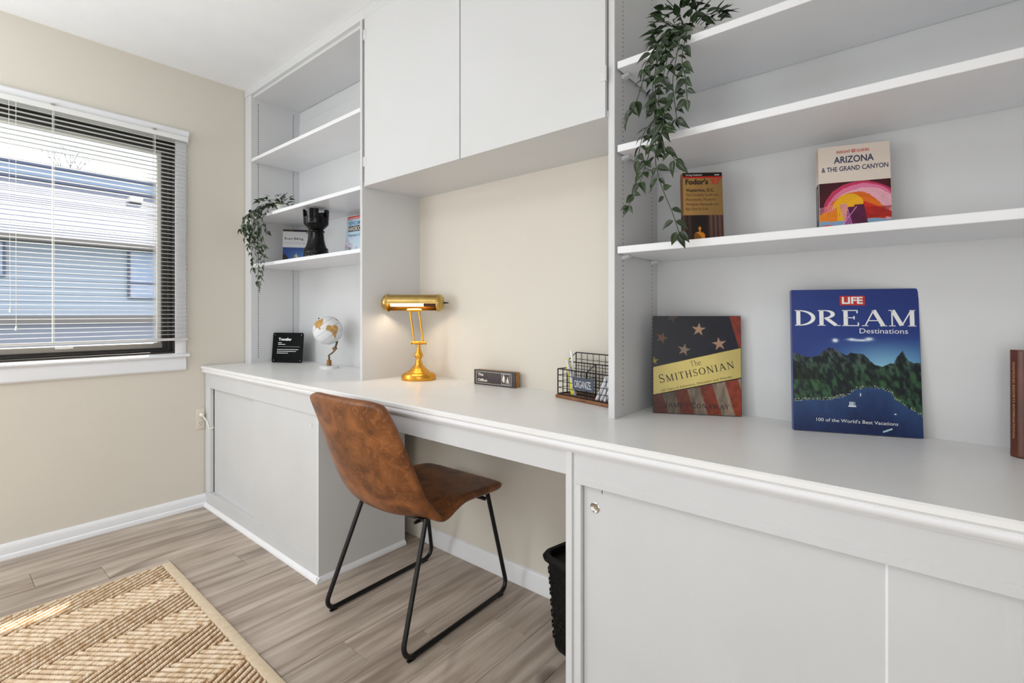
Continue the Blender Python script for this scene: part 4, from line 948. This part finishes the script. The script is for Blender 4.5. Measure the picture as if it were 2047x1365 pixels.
# --- globe
gb = thing('globe', 'small white and gold desk globe on a marble foot in the left bookcase', 'globe', (.672, 1.415, ZC))
q = [(.060 * math.cos(R(a)), .048 * math.sin(R(a))) for a in range(0, 360, 15)]
mk('foot', MB().prism(q, 'z', 0, .012).prism([(a * .93, b * .93) for a, b in q], 'z', .012, .015), MARBLE, gb, local=True, smooth=True)
mk('post', MB().lathe([(.0135, .015), (.0135, .019), (.0115, .022), (.0135, .026), (.0135, .030), (.0105, .033), (.0105, .036), (.0135, .039), (.0135, .043), (.009, .045)], n=18), WOODG, gb, local=True, smooth=True)
TL = R(32)  # tilt
GC = Vector((-.006, -.004, .206)); ax = Vector((-.77 * .60 + .10, -.64 * .60 - .06, .80)).normalized(); GR = .0775
bot = GC - ax * (GR + .004)
mk('bracket', MB().tube([(0, 0, .044), (0, 0, .062), (-.002, -.002, .070), (.010, .008, .080), (.022, .018, .094), (.026, .022, .104)], [.005, .005, .0045, .0045, .0045, .005], 10).tube([(.032, .010, .107), (.020, .026, .107)], .0095, 16).tube([(.026, .020, .108), tuple(bot), tuple(bot + ax * .006)], [.005, .006, .011], 12), BRONZEJ, gb, local=True, smooth=True)
mk('finial', MB().sphere(tuple(GC + ax * (GR + .002)), .0045, 10, 8), BLACKM, gb, local=True, smooth=True)
def globe_mesh():
    nu, nv = 120, 72; q = ax.to_track_quat('Z', 'Y'); vs = []; cols = []; fs = []
    c_w = np.array(lin((226, 226, 226))); c_g = np.array(lin((206, 160, 96))); c_l = np.array(lin((190, 190, 194)))
    SA = [(-80, 8), (-72, 12), (-60, 9), (-50, 1), (-35, -7), (-40, -22), (-54, -34), (-65, -45), (-70, -54), (-75, -48), (-72, -20), (-81, -5)]
    NA = [(-168, 66), (-150, 70), (-95, 72), (-60, 55), (-66, 44), (-80, 30), (-82, 25), (-97, 27), (-97, 18), (-88, 15), (-80, 8), (-105, 20), (-118, 33), (-125, 48), (-150, 60)]
    AF = [(-17, 14), (-6, 36), (11, 37), (32, 31), (43, 11), (51, 11), (40, -5), (35, -22), (20, -35), (12, -18), (9, 4), (-8, 5)]
    def inside(x, y, poly):
        c = False; j = len(poly) - 1
        for i in range(len(poly)):
            if (poly[i][1] > y) != (poly[j][1] > y) and x < (poly[j][0] - poly[i][0]) * (y - poly[i][1]) / (poly[j][1] - poly[i][1]) + poly[i][0]: c = not c
            j = i
        return c
    tgt = (Vector((.87, -.5, -.05)) + Vector((.77, .64, 0)) * .62).normalized()
    LON0 = max(range(0, 360, 4), key=lambda g: (q @ Vector((math.cos(R(-5)) * math.cos(R(-60 + g)), math.cos(R(-5)) * math.sin(R(-60 + g)), math.sin(R(-5))))).dot(tgt))
    for j in range(nv + 1):
        la = -90 + 180 * j / nv
        for i in range(nu):
            lo = -180 + 360 * i / nu
            p = Vector((math.cos(R(la)) * math.cos(R(lo + LON0)), math.cos(R(la)) * math.sin(R(lo + LON0)), math.sin(R(la))))
            vs.append(tuple(GC + (q @ p) * GR))
            wob = 4 * mnoise.noise(Vector((la * .08, lo * .08, 1)))
            land = inside(lo + wob, la + wob, SA) or inside(lo + wob, la + wob, NA) or inside(lo + wob, la + wob, AF)
            cc = c_g * (.85 + .4 * mnoise.noise(Vector((la * .1, lo * .1, 5)))) if land else (c_l if (la % 30 < 1.3) else c_w)
            cols.append((*cc, 1))
    for j in range(nv):
        for i in range(nu): fs.append((j * nu + i, j * nu + (i + 1) % nu, (j + 1) * nu + (i + 1) % nu, (j + 1) * nu + i))
    me = bpy.data.meshes.new('sphere'); me.from_pydata(vs, [], fs); me.update()
    ca = me.color_attributes.new('Col', 'FLOAT_COLOR', 'POINT'); ca.data.foreach_set('color', np.array(cols).ravel())
    for p in me.polygons: p.use_smooth = True
    me.materials.append(GLOBEM); o = bpy.data.objects.new('sphere', me); COL.objects.link(o); o.parent = gb
GLON = 10
globe_mesh()

# --- chess rook
rk = thing('chess_rook', 'large glossy black ceramic chess rook on the left bookcase shelf', 'ornament', (.700, 1.325, 1.391))
H = .252
mk('body', MB().lathe([(.058, 0), (.064, .004), (.065, .014), (.062, .020), (.0645, .026), (.063, .034), (.060, .038), (.062, .044), (.060, .049), (.053, .056), (.046, .074), (.041, .098), (.0385, .125), (.038, .134), (.043, .137), (.044, .141), (.040, .145), (.036, .148), (.038, .152), (.050, .164), (.0605, .175), (.0625, .180), (.0630, .212), (.0635, .2125), (.050, .2128), (.048, .195), (.001, .195)], n=48, cap=False), BLACKG, rk, local=True, smooth=True)
for k in range(4):
    mb = MB(); vs = []; fs = []; n = 9
    for i in range(n + 1):
        a = R(20 + k * 90 + 52 * i / n)
        for r_, z in ((.0635, .212), (.0655, H), (.0525, H), (.050, .212)): vs.append((r_ * math.cos(a), r_ * math.sin(a), z))
    for i in range(n):
        for m_ in range(4): fs.append((i * 4 + m_, i * 4 + (m_ + 1) % 4, i * 4 + 4 + (m_ + 1) % 4, i * 4 + 4 + m_))
    fs += [(0, 1, 2, 3), (n * 4, n * 4 + 3, n * 4 + 2, n * 4 + 1)]
    mk('battlement', mb.add(vs, fs), BLACKG, rk, local=True, smooth=True)

# --- wire organiser
og = thing('desk_organizer', 'black wire desk organizer with a slate tag on a walnut base', 'organizer', (2.158, 1.447, ZC), (0, 0, R(-13.5)))
OW = .292
mk('wooden_base', MB().box(-.006, OW, -.008, .098, 0, .012, .003), WOODS, og, local=True, smooth=True)
def grid(parent, p0, uu, vv, nu, nv, name, rad=.0011, rim=.0022):
    p0 = Vector(p0); uu = Vector(uu); vv = Vector(vv); mb = MB()
    for i in range(1, nu): mb.tube([p0 + uu * i / nu, p0 + uu * i / nu + vv], rad, 5)
    for j in range(1, nv): mb.tube([p0 + vv * j / nv, p0 + vv * j / nv + uu], rad, 5)
    cs = [p0, p0 + uu, p0 + uu + vv, p0 + vv]
    for i in range(4): mb.tube([cs[i], cs[(i + 1) % 4]], rim, 6)
    return mk(name, mb, BLACKM, parent, local=True)
W2 = OW - .006
grid(og, (0, 0, .014), (W2, 0, 0), (0, 0, .088), 10, 4, 'front_grid')
grid(og, (0, .0, .014), (0, .045, 0), (0, 0, .088), 2, 4, 'side_grid')
grid(og, (W2, .0, .014), (0, .045, 0), (0, 0, .088), 2, 4, 'side_grid')
grid(og, (.0, .045, .014), (W2, 0, 0), (0, 0, .112), 10, 5, 'middle_grid')
grid(og, (.0, .090, .014), (W2, 0, 0), (0, 0, .142), 10, 6, 'back_grid')
for xx in (0, W2):
    mk('side_grid', MB().tube([(xx, .045, .014), (xx, .045, .126), (xx, .090, .156), (xx, .090, .014), (xx, .045, .014)], .0022, 6).tube([(xx, .045, .05), (xx, .09, .05)], .0011, 5).tube([(xx, .045, .085), (xx, .09, .085)], .0011, 5).tube([(xx, .067, .014), (xx, .067, .141)], .0011, 5), BLACKM, og, local=True)
mk('divider_grid', MB().tube([(.14, .0, .014), (.14, .0, .100), (.14, .045, .126), (.14, .045, .014)], .0022, 6).tube([(.14, 0, .05), (.14, .045, .05)], .0011, 5).tube([(.14, 0, .08), (.14, .045, .08)], .0011, 5), BLACKM, og, local=True)
tg = mk('slate_tag', MB().box(.080, .178, -.0050, -.0025, .040, .082, .0008), SLATE, og, local=True)
text(tg, 'ORGANIZE.', .129, .0475, -.0056, h=.0250, wd=.080, m=WHT, bold=-.012)
def stick(name, label, cat, p0, p1, r, m, n=10, capm=None, group=None):
    p0 = Vector(p0); p1 = Vector(p1); M = og.matrix_basis
    a = M @ p0; b = M @ p1
    o = thing(name, label, cat, tuple(a), (0, 0, 0), group)
    d_ = (b - a)
    mk('barrel', MB().tube([(0, 0, 0), tuple(d_ * .04), tuple(d_ * .72), tuple(d_ * .74)], [r * .8, r, r, r * .9], n), m, o, local=True, smooth=True)
    mk('cap', MB().tube([tuple(d_ * .74), tuple(d_ * .96), tuple(d_)], [r * 1.08, r * 1.08, r * .8], n), capm or m, o, local=True, smooth=True)
    return o
stick('highlighter', 'bright yellow highlighter leaning in the left end of the wire organizer', 'highlighter', (.052, .024, .0135), (.022, .026, .136), .0068, YEL)
stick('highlighter', 'pale yellow highlighter behind the bright yellow one in the wire organizer', 'highlighter', (.036, .036, .0135), (.012, .036, .120), .0062, YELP)
stick('pen', 'tall white pen standing highest in the wire organizer', 'pen', (.050, .036, .0135), (.030, .037, .168), .0042, WHT)
stick('pen', 'pale lilac pen leaning beside the highlighters in the wire organizer', 'pen', (.070, .018, .0135), (.026, .020, .134), .0050, LILAC)
for k, (xx, lb_) in enumerate(((.176, 'leftmost of the white markers leaning in the right half of the organizer'), (.192, 'second white marker from the left in the organizer'), (.212, 'third white marker from the left in the organizer'), (.228, 'rightmost white marker in the organizer, against the bookcase side'))):
    stick('marker', lb_, 'marker', (xx, .012 + .004 * (k % 2), .0135), (xx + .042, .020 + .004 * (k % 2), .098), .0062, PAPER, group='white markers in the wire organizer')

# =================================================================== TRAILING PLANTS
def leaf_mesh(L_, W_, curl, name='leaf'):
    vs = []; fs = []; n = 7
    for j in range(n + 1):
        t = j / n; wd = W_ * (math.sin(math.pi * min(t * 1.02, 1) ** .72) ** .9) * (1 - .25 * t) if 0 < t < 1 else .0003
        z = -curl * t * t * L_
        for s in (-1, -.5, 0, .5, 1): vs.append((s * wd, t * L_, z + abs(s) * wd * .35 - (.0 if s else .0004)))
    for j in range(n):
        for i in range(4): fs.append((j * 5 + i, j * 5 + i + 1, (j + 1) * 5 + i + 1, (j + 1) * 5 + i))
    me = bpy.data.meshes.new(name); me.from_pydata(vs, [], fs); me.update(); me.materials.append(LEAF)
    for p in me.polygons: p.use_smooth = True
    return me
def plant(label, loc, strands, crown, leafL, seed, pot_r, nmax=298):
    rs = random.Random(seed)
    pt = thing('trailing_plant', label, 'plant', loc)
    mk('pot', MB().lathe([(pot_r * .72, 0), (pot_r * .76, .004), (pot_r, .044), (pot_r * 1.06, .045), (pot_r * 1.06, .052), (pot_r * .95, .052), (pot_r * .9, .045), (.001, .045)], n=28, cap=False), POTM, pt, local=True, smooth=True)
    var = [leaf_mesh(leafL * k, leafL * k * a, c_) for k, a, c_ in ((1, .27, .25), (.85, .30, .1), (1.1, .25, .45), (.7, .28, .2))]
    cnt = 0; base = Vector(loc)
    def leaf(p, d, up):
        nonlocal cnt
        if cnt >= nmax: return
        cnt += 1
        o = bpy.data.objects.new('leaf', rs.choice(var)); COL.objects.link(o); o.parent = pt
        d = d.normalized(); x = d.cross(up); x = x.normalized() if x.length > 1e-4 else d.orthogonal().normalized(); z = x.cross(d)
        M = Matrix((x, d, z)).transposed().to_4x4(); M.translation = p - base
        o.matrix_basis = M @ Matrix.Rotation(rs.uniform(-.7, .7), 4, 'Y')
    for st in strands:
        P_ = [Vector(p) for p in st['p']]; P2 = []
        for i in range(len(P_) - 1):
            a = P_[max(i - 1, 0)]; b = P_[i]; c = P_[i + 1]; d = P_[min(i + 2, len(P_) - 1)]
            for k in range(6):
                t = k / 6; P2.append(.5 * ((2 * b) + (c - a) * t + (2 * a - 5 * b + 4 * c - d) * t * t + (3 * b - a - 3 * c + d) * t ** 3))
        P2.append(P_[-1])
        mk('stem', MB().tube([p - base for p in P2], .0011, 5), STEM, pt, local=True)
        acc = 0; side = 1; start = st.get('s', .0); tot = sum((P2[i + 1] - P2[i]).length for i in range(len(P2) - 1)); run = 0
        for i in range(len(P2) - 1):
            seg = P2[i + 1] - P2[i]; acc += seg.length; run += seg.length
            if acc > st.get('d', .021) and run > start * tot:
                acc = 0
                for s in ((1, -1) if rs.random() < .8 else (side,)):
                    t = seg.normalized(); lat = Vector((s * rs.uniform(.55, 1), -rs.uniform(-.25, .7), rs.uniform(-.5, .15)))
                    dr = lat + t * rs.uniform(.2, .9)
                    leaf(P2[i] + dr.normalized() * .004, dr, Vector((rs.uniform(-.3, .3), -1, rs.uniform(.2, 1))))
                side = -side
        leaf(P2[-1], P2[-1] - P2[-2], Vector((0, -1, .2)))
    for k in range(crown['n']):
        if cnt >= nmax: break
        c = crown['c']; s = crown['s']
        a = rs.uniform(0, 2 * math.pi); rr = math.sqrt(rs.random()); p = Vector((c[0] + s[0] * rr * math.cos(a), c[1] + s[1] * rr * math.sin(a), c[2] + rs.uniform(-s[2], s[2]) * (1 - .5 * rr)))
        dr = Vector((math.cos(a) * 1.0, math.sin(a) * .8 - .1, rs.uniform(-.3, .9)))
        leaf(p, dr, Vector((rs.uniform(-.5, .5), -.6, 1)))
    for k in range(crown.get('stems', 10)):
        a = rs.uniform(0, 2 * math.pi); c = crown['c']; s = crown['s']
        e = Vector((c[0] + s[0] * math.cos(a), c[1] + s[1] * math.sin(a), c[2] + rs.uniform(-.3, 1) * s[2])); b0 = base + Vector((0, 0, .045)); m_ = (b0 + e) / 2 + Vector((0, 0, .02))
        mk('stem', MB().tube([b0 - base, m_ - base, e - base], .0011, 5), STEM, pt, local=True)
    print('LEAVES', cnt)
    return pt
T1 = 1.812
cx_, cy_ = 2.665, 1.335
def st(*p, **k): return dict(p=p, **k)
top = (cx_, cy_ - .02, T1 + .07)
rstr = [
    st(top, (2.640, 1.255, 1.835), (2.622, 1.222, 1.760), (2.622, 1.215, 1.640), (2.624, 1.21, 1.540), (2.628, 1.205, 1.480), (2.645, 1.203, 1.420), (2.672, 1.20, 1.355), (2.690, 1.20, 1.300), d=.024, s=.1),
    st(top, (2.635, 1.25, 1.830), (2.622, 1.215, 1.765), (2.600, 1.20, 1.72), (2.580, 1.195, 1.66), (2.560, 1.19, 1.625), d=.020, s=.15),
    st(top, (2.632, 1.245, 1.80), (2.618, 1.21, 1.70), (2.624, 1.205, 1.61), (2.613, 1.20, 1.522), (2.594, 1.198, 1.461), (2.575, 1.195, 1.415), (2.556, 1.195, 1.385), d=.026, s=.2),
    st(top, (2.690, 1.25, 1.820), (2.692, 1.215, 1.74), (2.705, 1.205, 1.675), (2.710, 1.20, 1.625), d=.020, s=.15),
    st(top, (2.680, 1.245, 1.825), (2.676, 1.215, 1.74), (2.672, 1.205, 1.68), (2.680, 1.20, 1.62), (2.684, 1.20, 1.585), d=.020, s=.15),
    st(top, (2.660, 1.245, 1.82), (2.648, 1.21, 1.72), (2.636, 1.20, 1.64), (2.650, 1.19, 1.60), (2.655, 1.19, 1.57), d=.020, s=.15),
    st((2.628, 1.208, 1.545), (2.645, 1.20, 1.528), (2.665, 1.195, 1.505), (2.686, 1.195, 1.478), d=.020, s=.4),
    st(top, (2.64, 1.24, 1.83), (2.61, 1.21, 1.77), (2.595, 1.20, 1.73), d=.018, s=.2),
    st((2.620, 1.21, 1.66), (2.64, 1.20, 1.63), (2.655, 1.195, 1.60), (2.65, 1.19, 1.56), (2.640, 1.19, 1.53), d=.022),
    st((2.618, 1.21, 1.60), (2.60, 1.20, 1.575), (2.59, 1.195, 1.54), (2.583, 1.195, 1.50), d=.022),
]
plant('larger trailing green plant spilling over the top right shelf', (cx_, cy_, T1), rstr, dict(c=(2.668, 1.295, 1.875), s=(.095, .075, .050), n=125, stems=12), .036, 3, .040)
T2 = 1.673
top = (.31, 1.315, T2 + .065)
def LP_(x, z, y=1.205): return (x, y, z)
lstr = [
    st(top, (.27, 1.26, 1.72), LP_(.235, 1.66), LP_(.235, 1.58), LP_(.24, 1.50), LP_(.245, 1.45), d=.024, s=.1),
    st(top, (.27, 1.26, 1.72), LP_(.19, 1.68), LP_(.12, 1.655), LP_(.075, 1.635), LP_(.055, 1.60), d=.024, s=.1),
    st(top, (.30, 1.26, 1.72), LP_(.28, 1.65), LP_(.31, 1.56), LP_(.335, 1.47), LP_(.36, 1.38), LP_(.33, 1.30), LP_(.305, 1.245), d=.026, s=.1),
    st(top, (.28, 1.26, 1.71), LP_(.17, 1.63), LP_(.12, 1.58), LP_(.10, 1.545), d=.024, s=.1),
    st(top, (.32, 1.26, 1.71), LP_(.34, 1.63), LP_(.38, 1.57), LP_(.41, 1.545), d=.026, s=.15),
    st(LP_(.29, 1.60), LP_(.33, 1.54), LP_(.36, 1.49), LP_(.375, 1.475), d=.026),
    st(LP_(.25, 1.60), LP_(.19, 1.54), LP_(.16, 1.50), LP_(.15, 1.49), d=.026),
    st(LP_(.24, 1.53), LP_(.20, 1.46), LP_(.21, 1.40), LP_(.225, 1.36), d=.024),
    st(LP_(.30, 1.50), LP_(.285, 1.42), LP_(.29, 1.36), LP_(.275, 1.30), LP_(.285, 1.27), d=.026),
    st(top, (.24, 1.24, 1.71), LP_(.16, 1.665, 1.19), LP_(.13, 1.62, 1.19), LP_(.15, 1.57, 1.19), LP_(.18, 1.53, 1.19), d=.018, s=.1),
    st(top, (.28, 1.24, 1.71), LP_(.25, 1.66, 1.18), LP_(.22, 1.62, 1.18), LP_(.24, 1.57, 1.18), LP_(.27, 1.54, 1.18), d=.018, s=.1),
    st(top, (.26, 1.25, 1.71), LP_(.20, 1.66), LP_(.17, 1.60), LP_(.20, 1.55), LP_(.23, 1.52), d=.022, s=.1),
    st(top, (.30, 1.25, 1.71), LP_(.27, 1.64), LP_(.285, 1.58), LP_(.27, 1.53), LP_(.28, 1.48), d=.022, s=.1),
]
plant('smaller trailing green plant hanging from the left bookcase shelf beside the window wall', (.31, 1.325, T2), lstr, dict(c=(.30, 1.285, 1.735), s=(.125, .085, .045), n=125, stems=12), .036, 8, .040)

# =================================================================== OUTSIDE
ho = thing('neighbor_house', 'grey-blue sided neighbouring house with a shingle roof seen through the window blind', 'house', (-9, 2, -3))
SIDM = mat('blue_grey_siding', (158, 168, 184), .7); ROOFM = mat('grey_shingles', (122, 124, 138), .9, vary=(14, (136, 138, 152), .35, .7)); FASC = mat('taupe_fascia', (120, 114, 112), .6)
CAPM = mat('slate_cap', (96, 102, 122), .7); LOWM = mat('grey_lower_wall', (140, 144, 158), .8)
Y0, Y1 = -8.0, 12.0
mk('wall', MB().box(-12.6, -9.02, Y0, Y1, -3, 2.36), LOWM, ho)
sb0 = None; z = 1.05
sb0 = mk('siding_board', MB().prism([(0, 0), (.018, 0), (.004, .126), (0, .126)], 'y', -10, 10), SIDM, ho, local=True)
sb0.location = (-.02, 0, 1.05 + 3)
for i in range(1, 10):
    o = dup(sb0, ho); o.location = (-.02, 0, 1.05 + .13 * i + 3)
mk('lower_band', MB().box(-9.02, -8.9, Y0, Y1, .92, 1.05), FASC, ho)
mk('fascia', MB().box(-8.72, -8.60, Y0, Y1, 2.36, 2.45), FASC, ho)
mk('soffit', MB().box(-9.05, -8.65, Y0, Y1, 2.355, 2.375), FASC, ho)
tp = (-12.5, 4.17); ev = (-8.62, 2.44); nC = 26; rp = MB()
mk('roof_deck', MB().prism([(ev[0], ev[1] - .06), (ev[0], ev[1] - .01), (tp[0], tp[1] - .01), (tp[0], tp[1] - .06)], 'y', Y0, Y1) if False else MB().add([(ev[0], Y0, ev[1] - .02), (ev[0], Y1, ev[1] - .02), (tp[0], Y1, tp[1] - .02), (tp[0], Y0, tp[1] - .02), (ev[0], Y0, ev[1] - .08), (ev[0], Y1, ev[1] - .08), (tp[0], Y1, tp[1] - .08), (tp[0], Y0, tp[1] - .08)], [(0, 1, 2, 3), (4, 7, 6, 5), (0, 4, 5, 1), (1, 5, 6, 2), (2, 6, 7, 3), (3, 7, 4, 0)]), CAPM, ho)
for i in range(nC):
    t0, t1 = i / nC, (i + 1.12) / nC
    xa, za = ev[0] + (tp[0] - ev[0]) * t0, ev[1] + (tp[1] - ev[1]) * t0; xb, zb = ev[0] + (tp[0] - ev[0]) * min(t1, 1), ev[1] + (tp[1] - ev[1]) * min(t1, 1)
    rp.add([(xa, Y0, za + .012), (xa, Y1, za + .012), (xb, Y1, zb), (xb, Y0, zb), (xa, Y0, za - .01), (xa, Y1, za - .01)], [(0, 1, 2, 3), (0, 4, 5, 1)])
mk('shingle_courses', rp, ROOFM, ho, tags={'kind': 'stuff'})
mk('flashing', MB().box(-12.52, -12.4, Y0, Y1, 4.15, 4.25), CAPM, ho)
mk('upper_wall', MB().box(-12.9, -12.5, Y0, Y1, 4.1, 4.50), mat('pale_blue_siding', (150, 166, 188), .7), ho)
mk('ridge_cap', MB().box(-13.0, -12.42, Y0, Y1, 4.49, 4.575), CAPM, ho)
mk('roof_vent', MB().box(-11.75, -11.5, 3.18, 3.45, 3.80, 3.93, .02), SASHM, ho)
def hwin(y0, y1, z0_, z1_, zm=None):
    f = mk('window', ring(-8.99, -8.95, y0, y1, z0_, z1_, .035), mat('slate_window_trim', (92, 98, 116), .6), ho)
    if zm: mk('meeting_rail', MB().box(-8.985, -8.955, y0, y1, zm - .02, zm + .02), CAPM, f)
    mk('pane', MB().box(-8.975, -8.97, y0 + .03, y1 - .03, z0_ + .03, z1_ - .03), mat('window_reflection', (170, 176, 196), .15, vary=(3, (140, 160, 190), .3, .7)), f)
hwin(2.60, 3.55, 1.39, 2.36, 1.70); hwin(-.2, .90, 1.73, 2.36)
tr = thing('bare_tree', 'faint bare tree rising behind the neighbouring roof ridge', 'tree', (-16, 2.75, -3))
mb = MB(); rt = random.Random(11)
def branch(p, d, l, r, k):
    q = p + d * l; mb.tube([p, (p + q) / 2 + Vector((0, rt.uniform(-.05, .05), 0)), q], [r, r * .8, r * .6], 5)
    if k:
        for s in (-1, 1, 0):
            dd = (d + Vector((rt.uniform(-.3, .3), s * rt.uniform(.25, .6), rt.uniform(-.1, .3)))).normalized(); branch(q, dd, l * rt.uniform(.55, .75), r * .6, k - 1)
branch(Vector((0, 0, 7.2)), Vector((0, 0, 1)), .7, .03, 4)
mk('branches', mb, mat('bark', (120, 112, 120), .9), tr, local=True)
mk('trunk', MB().tube([(0, 0, 0), (0.05, .05, 4), (0, 0, 7.25)], [.14, .1, .05], 8), mat('trunk_bark', (110, 100, 104), .9), tr, local=True)
gr = mk('ground', MB().box(-40, -.2, -30, 40, -3.1, -3.0), mat('ground_grass', (96, 104, 84), .95), tags={'kind': 'structure'})
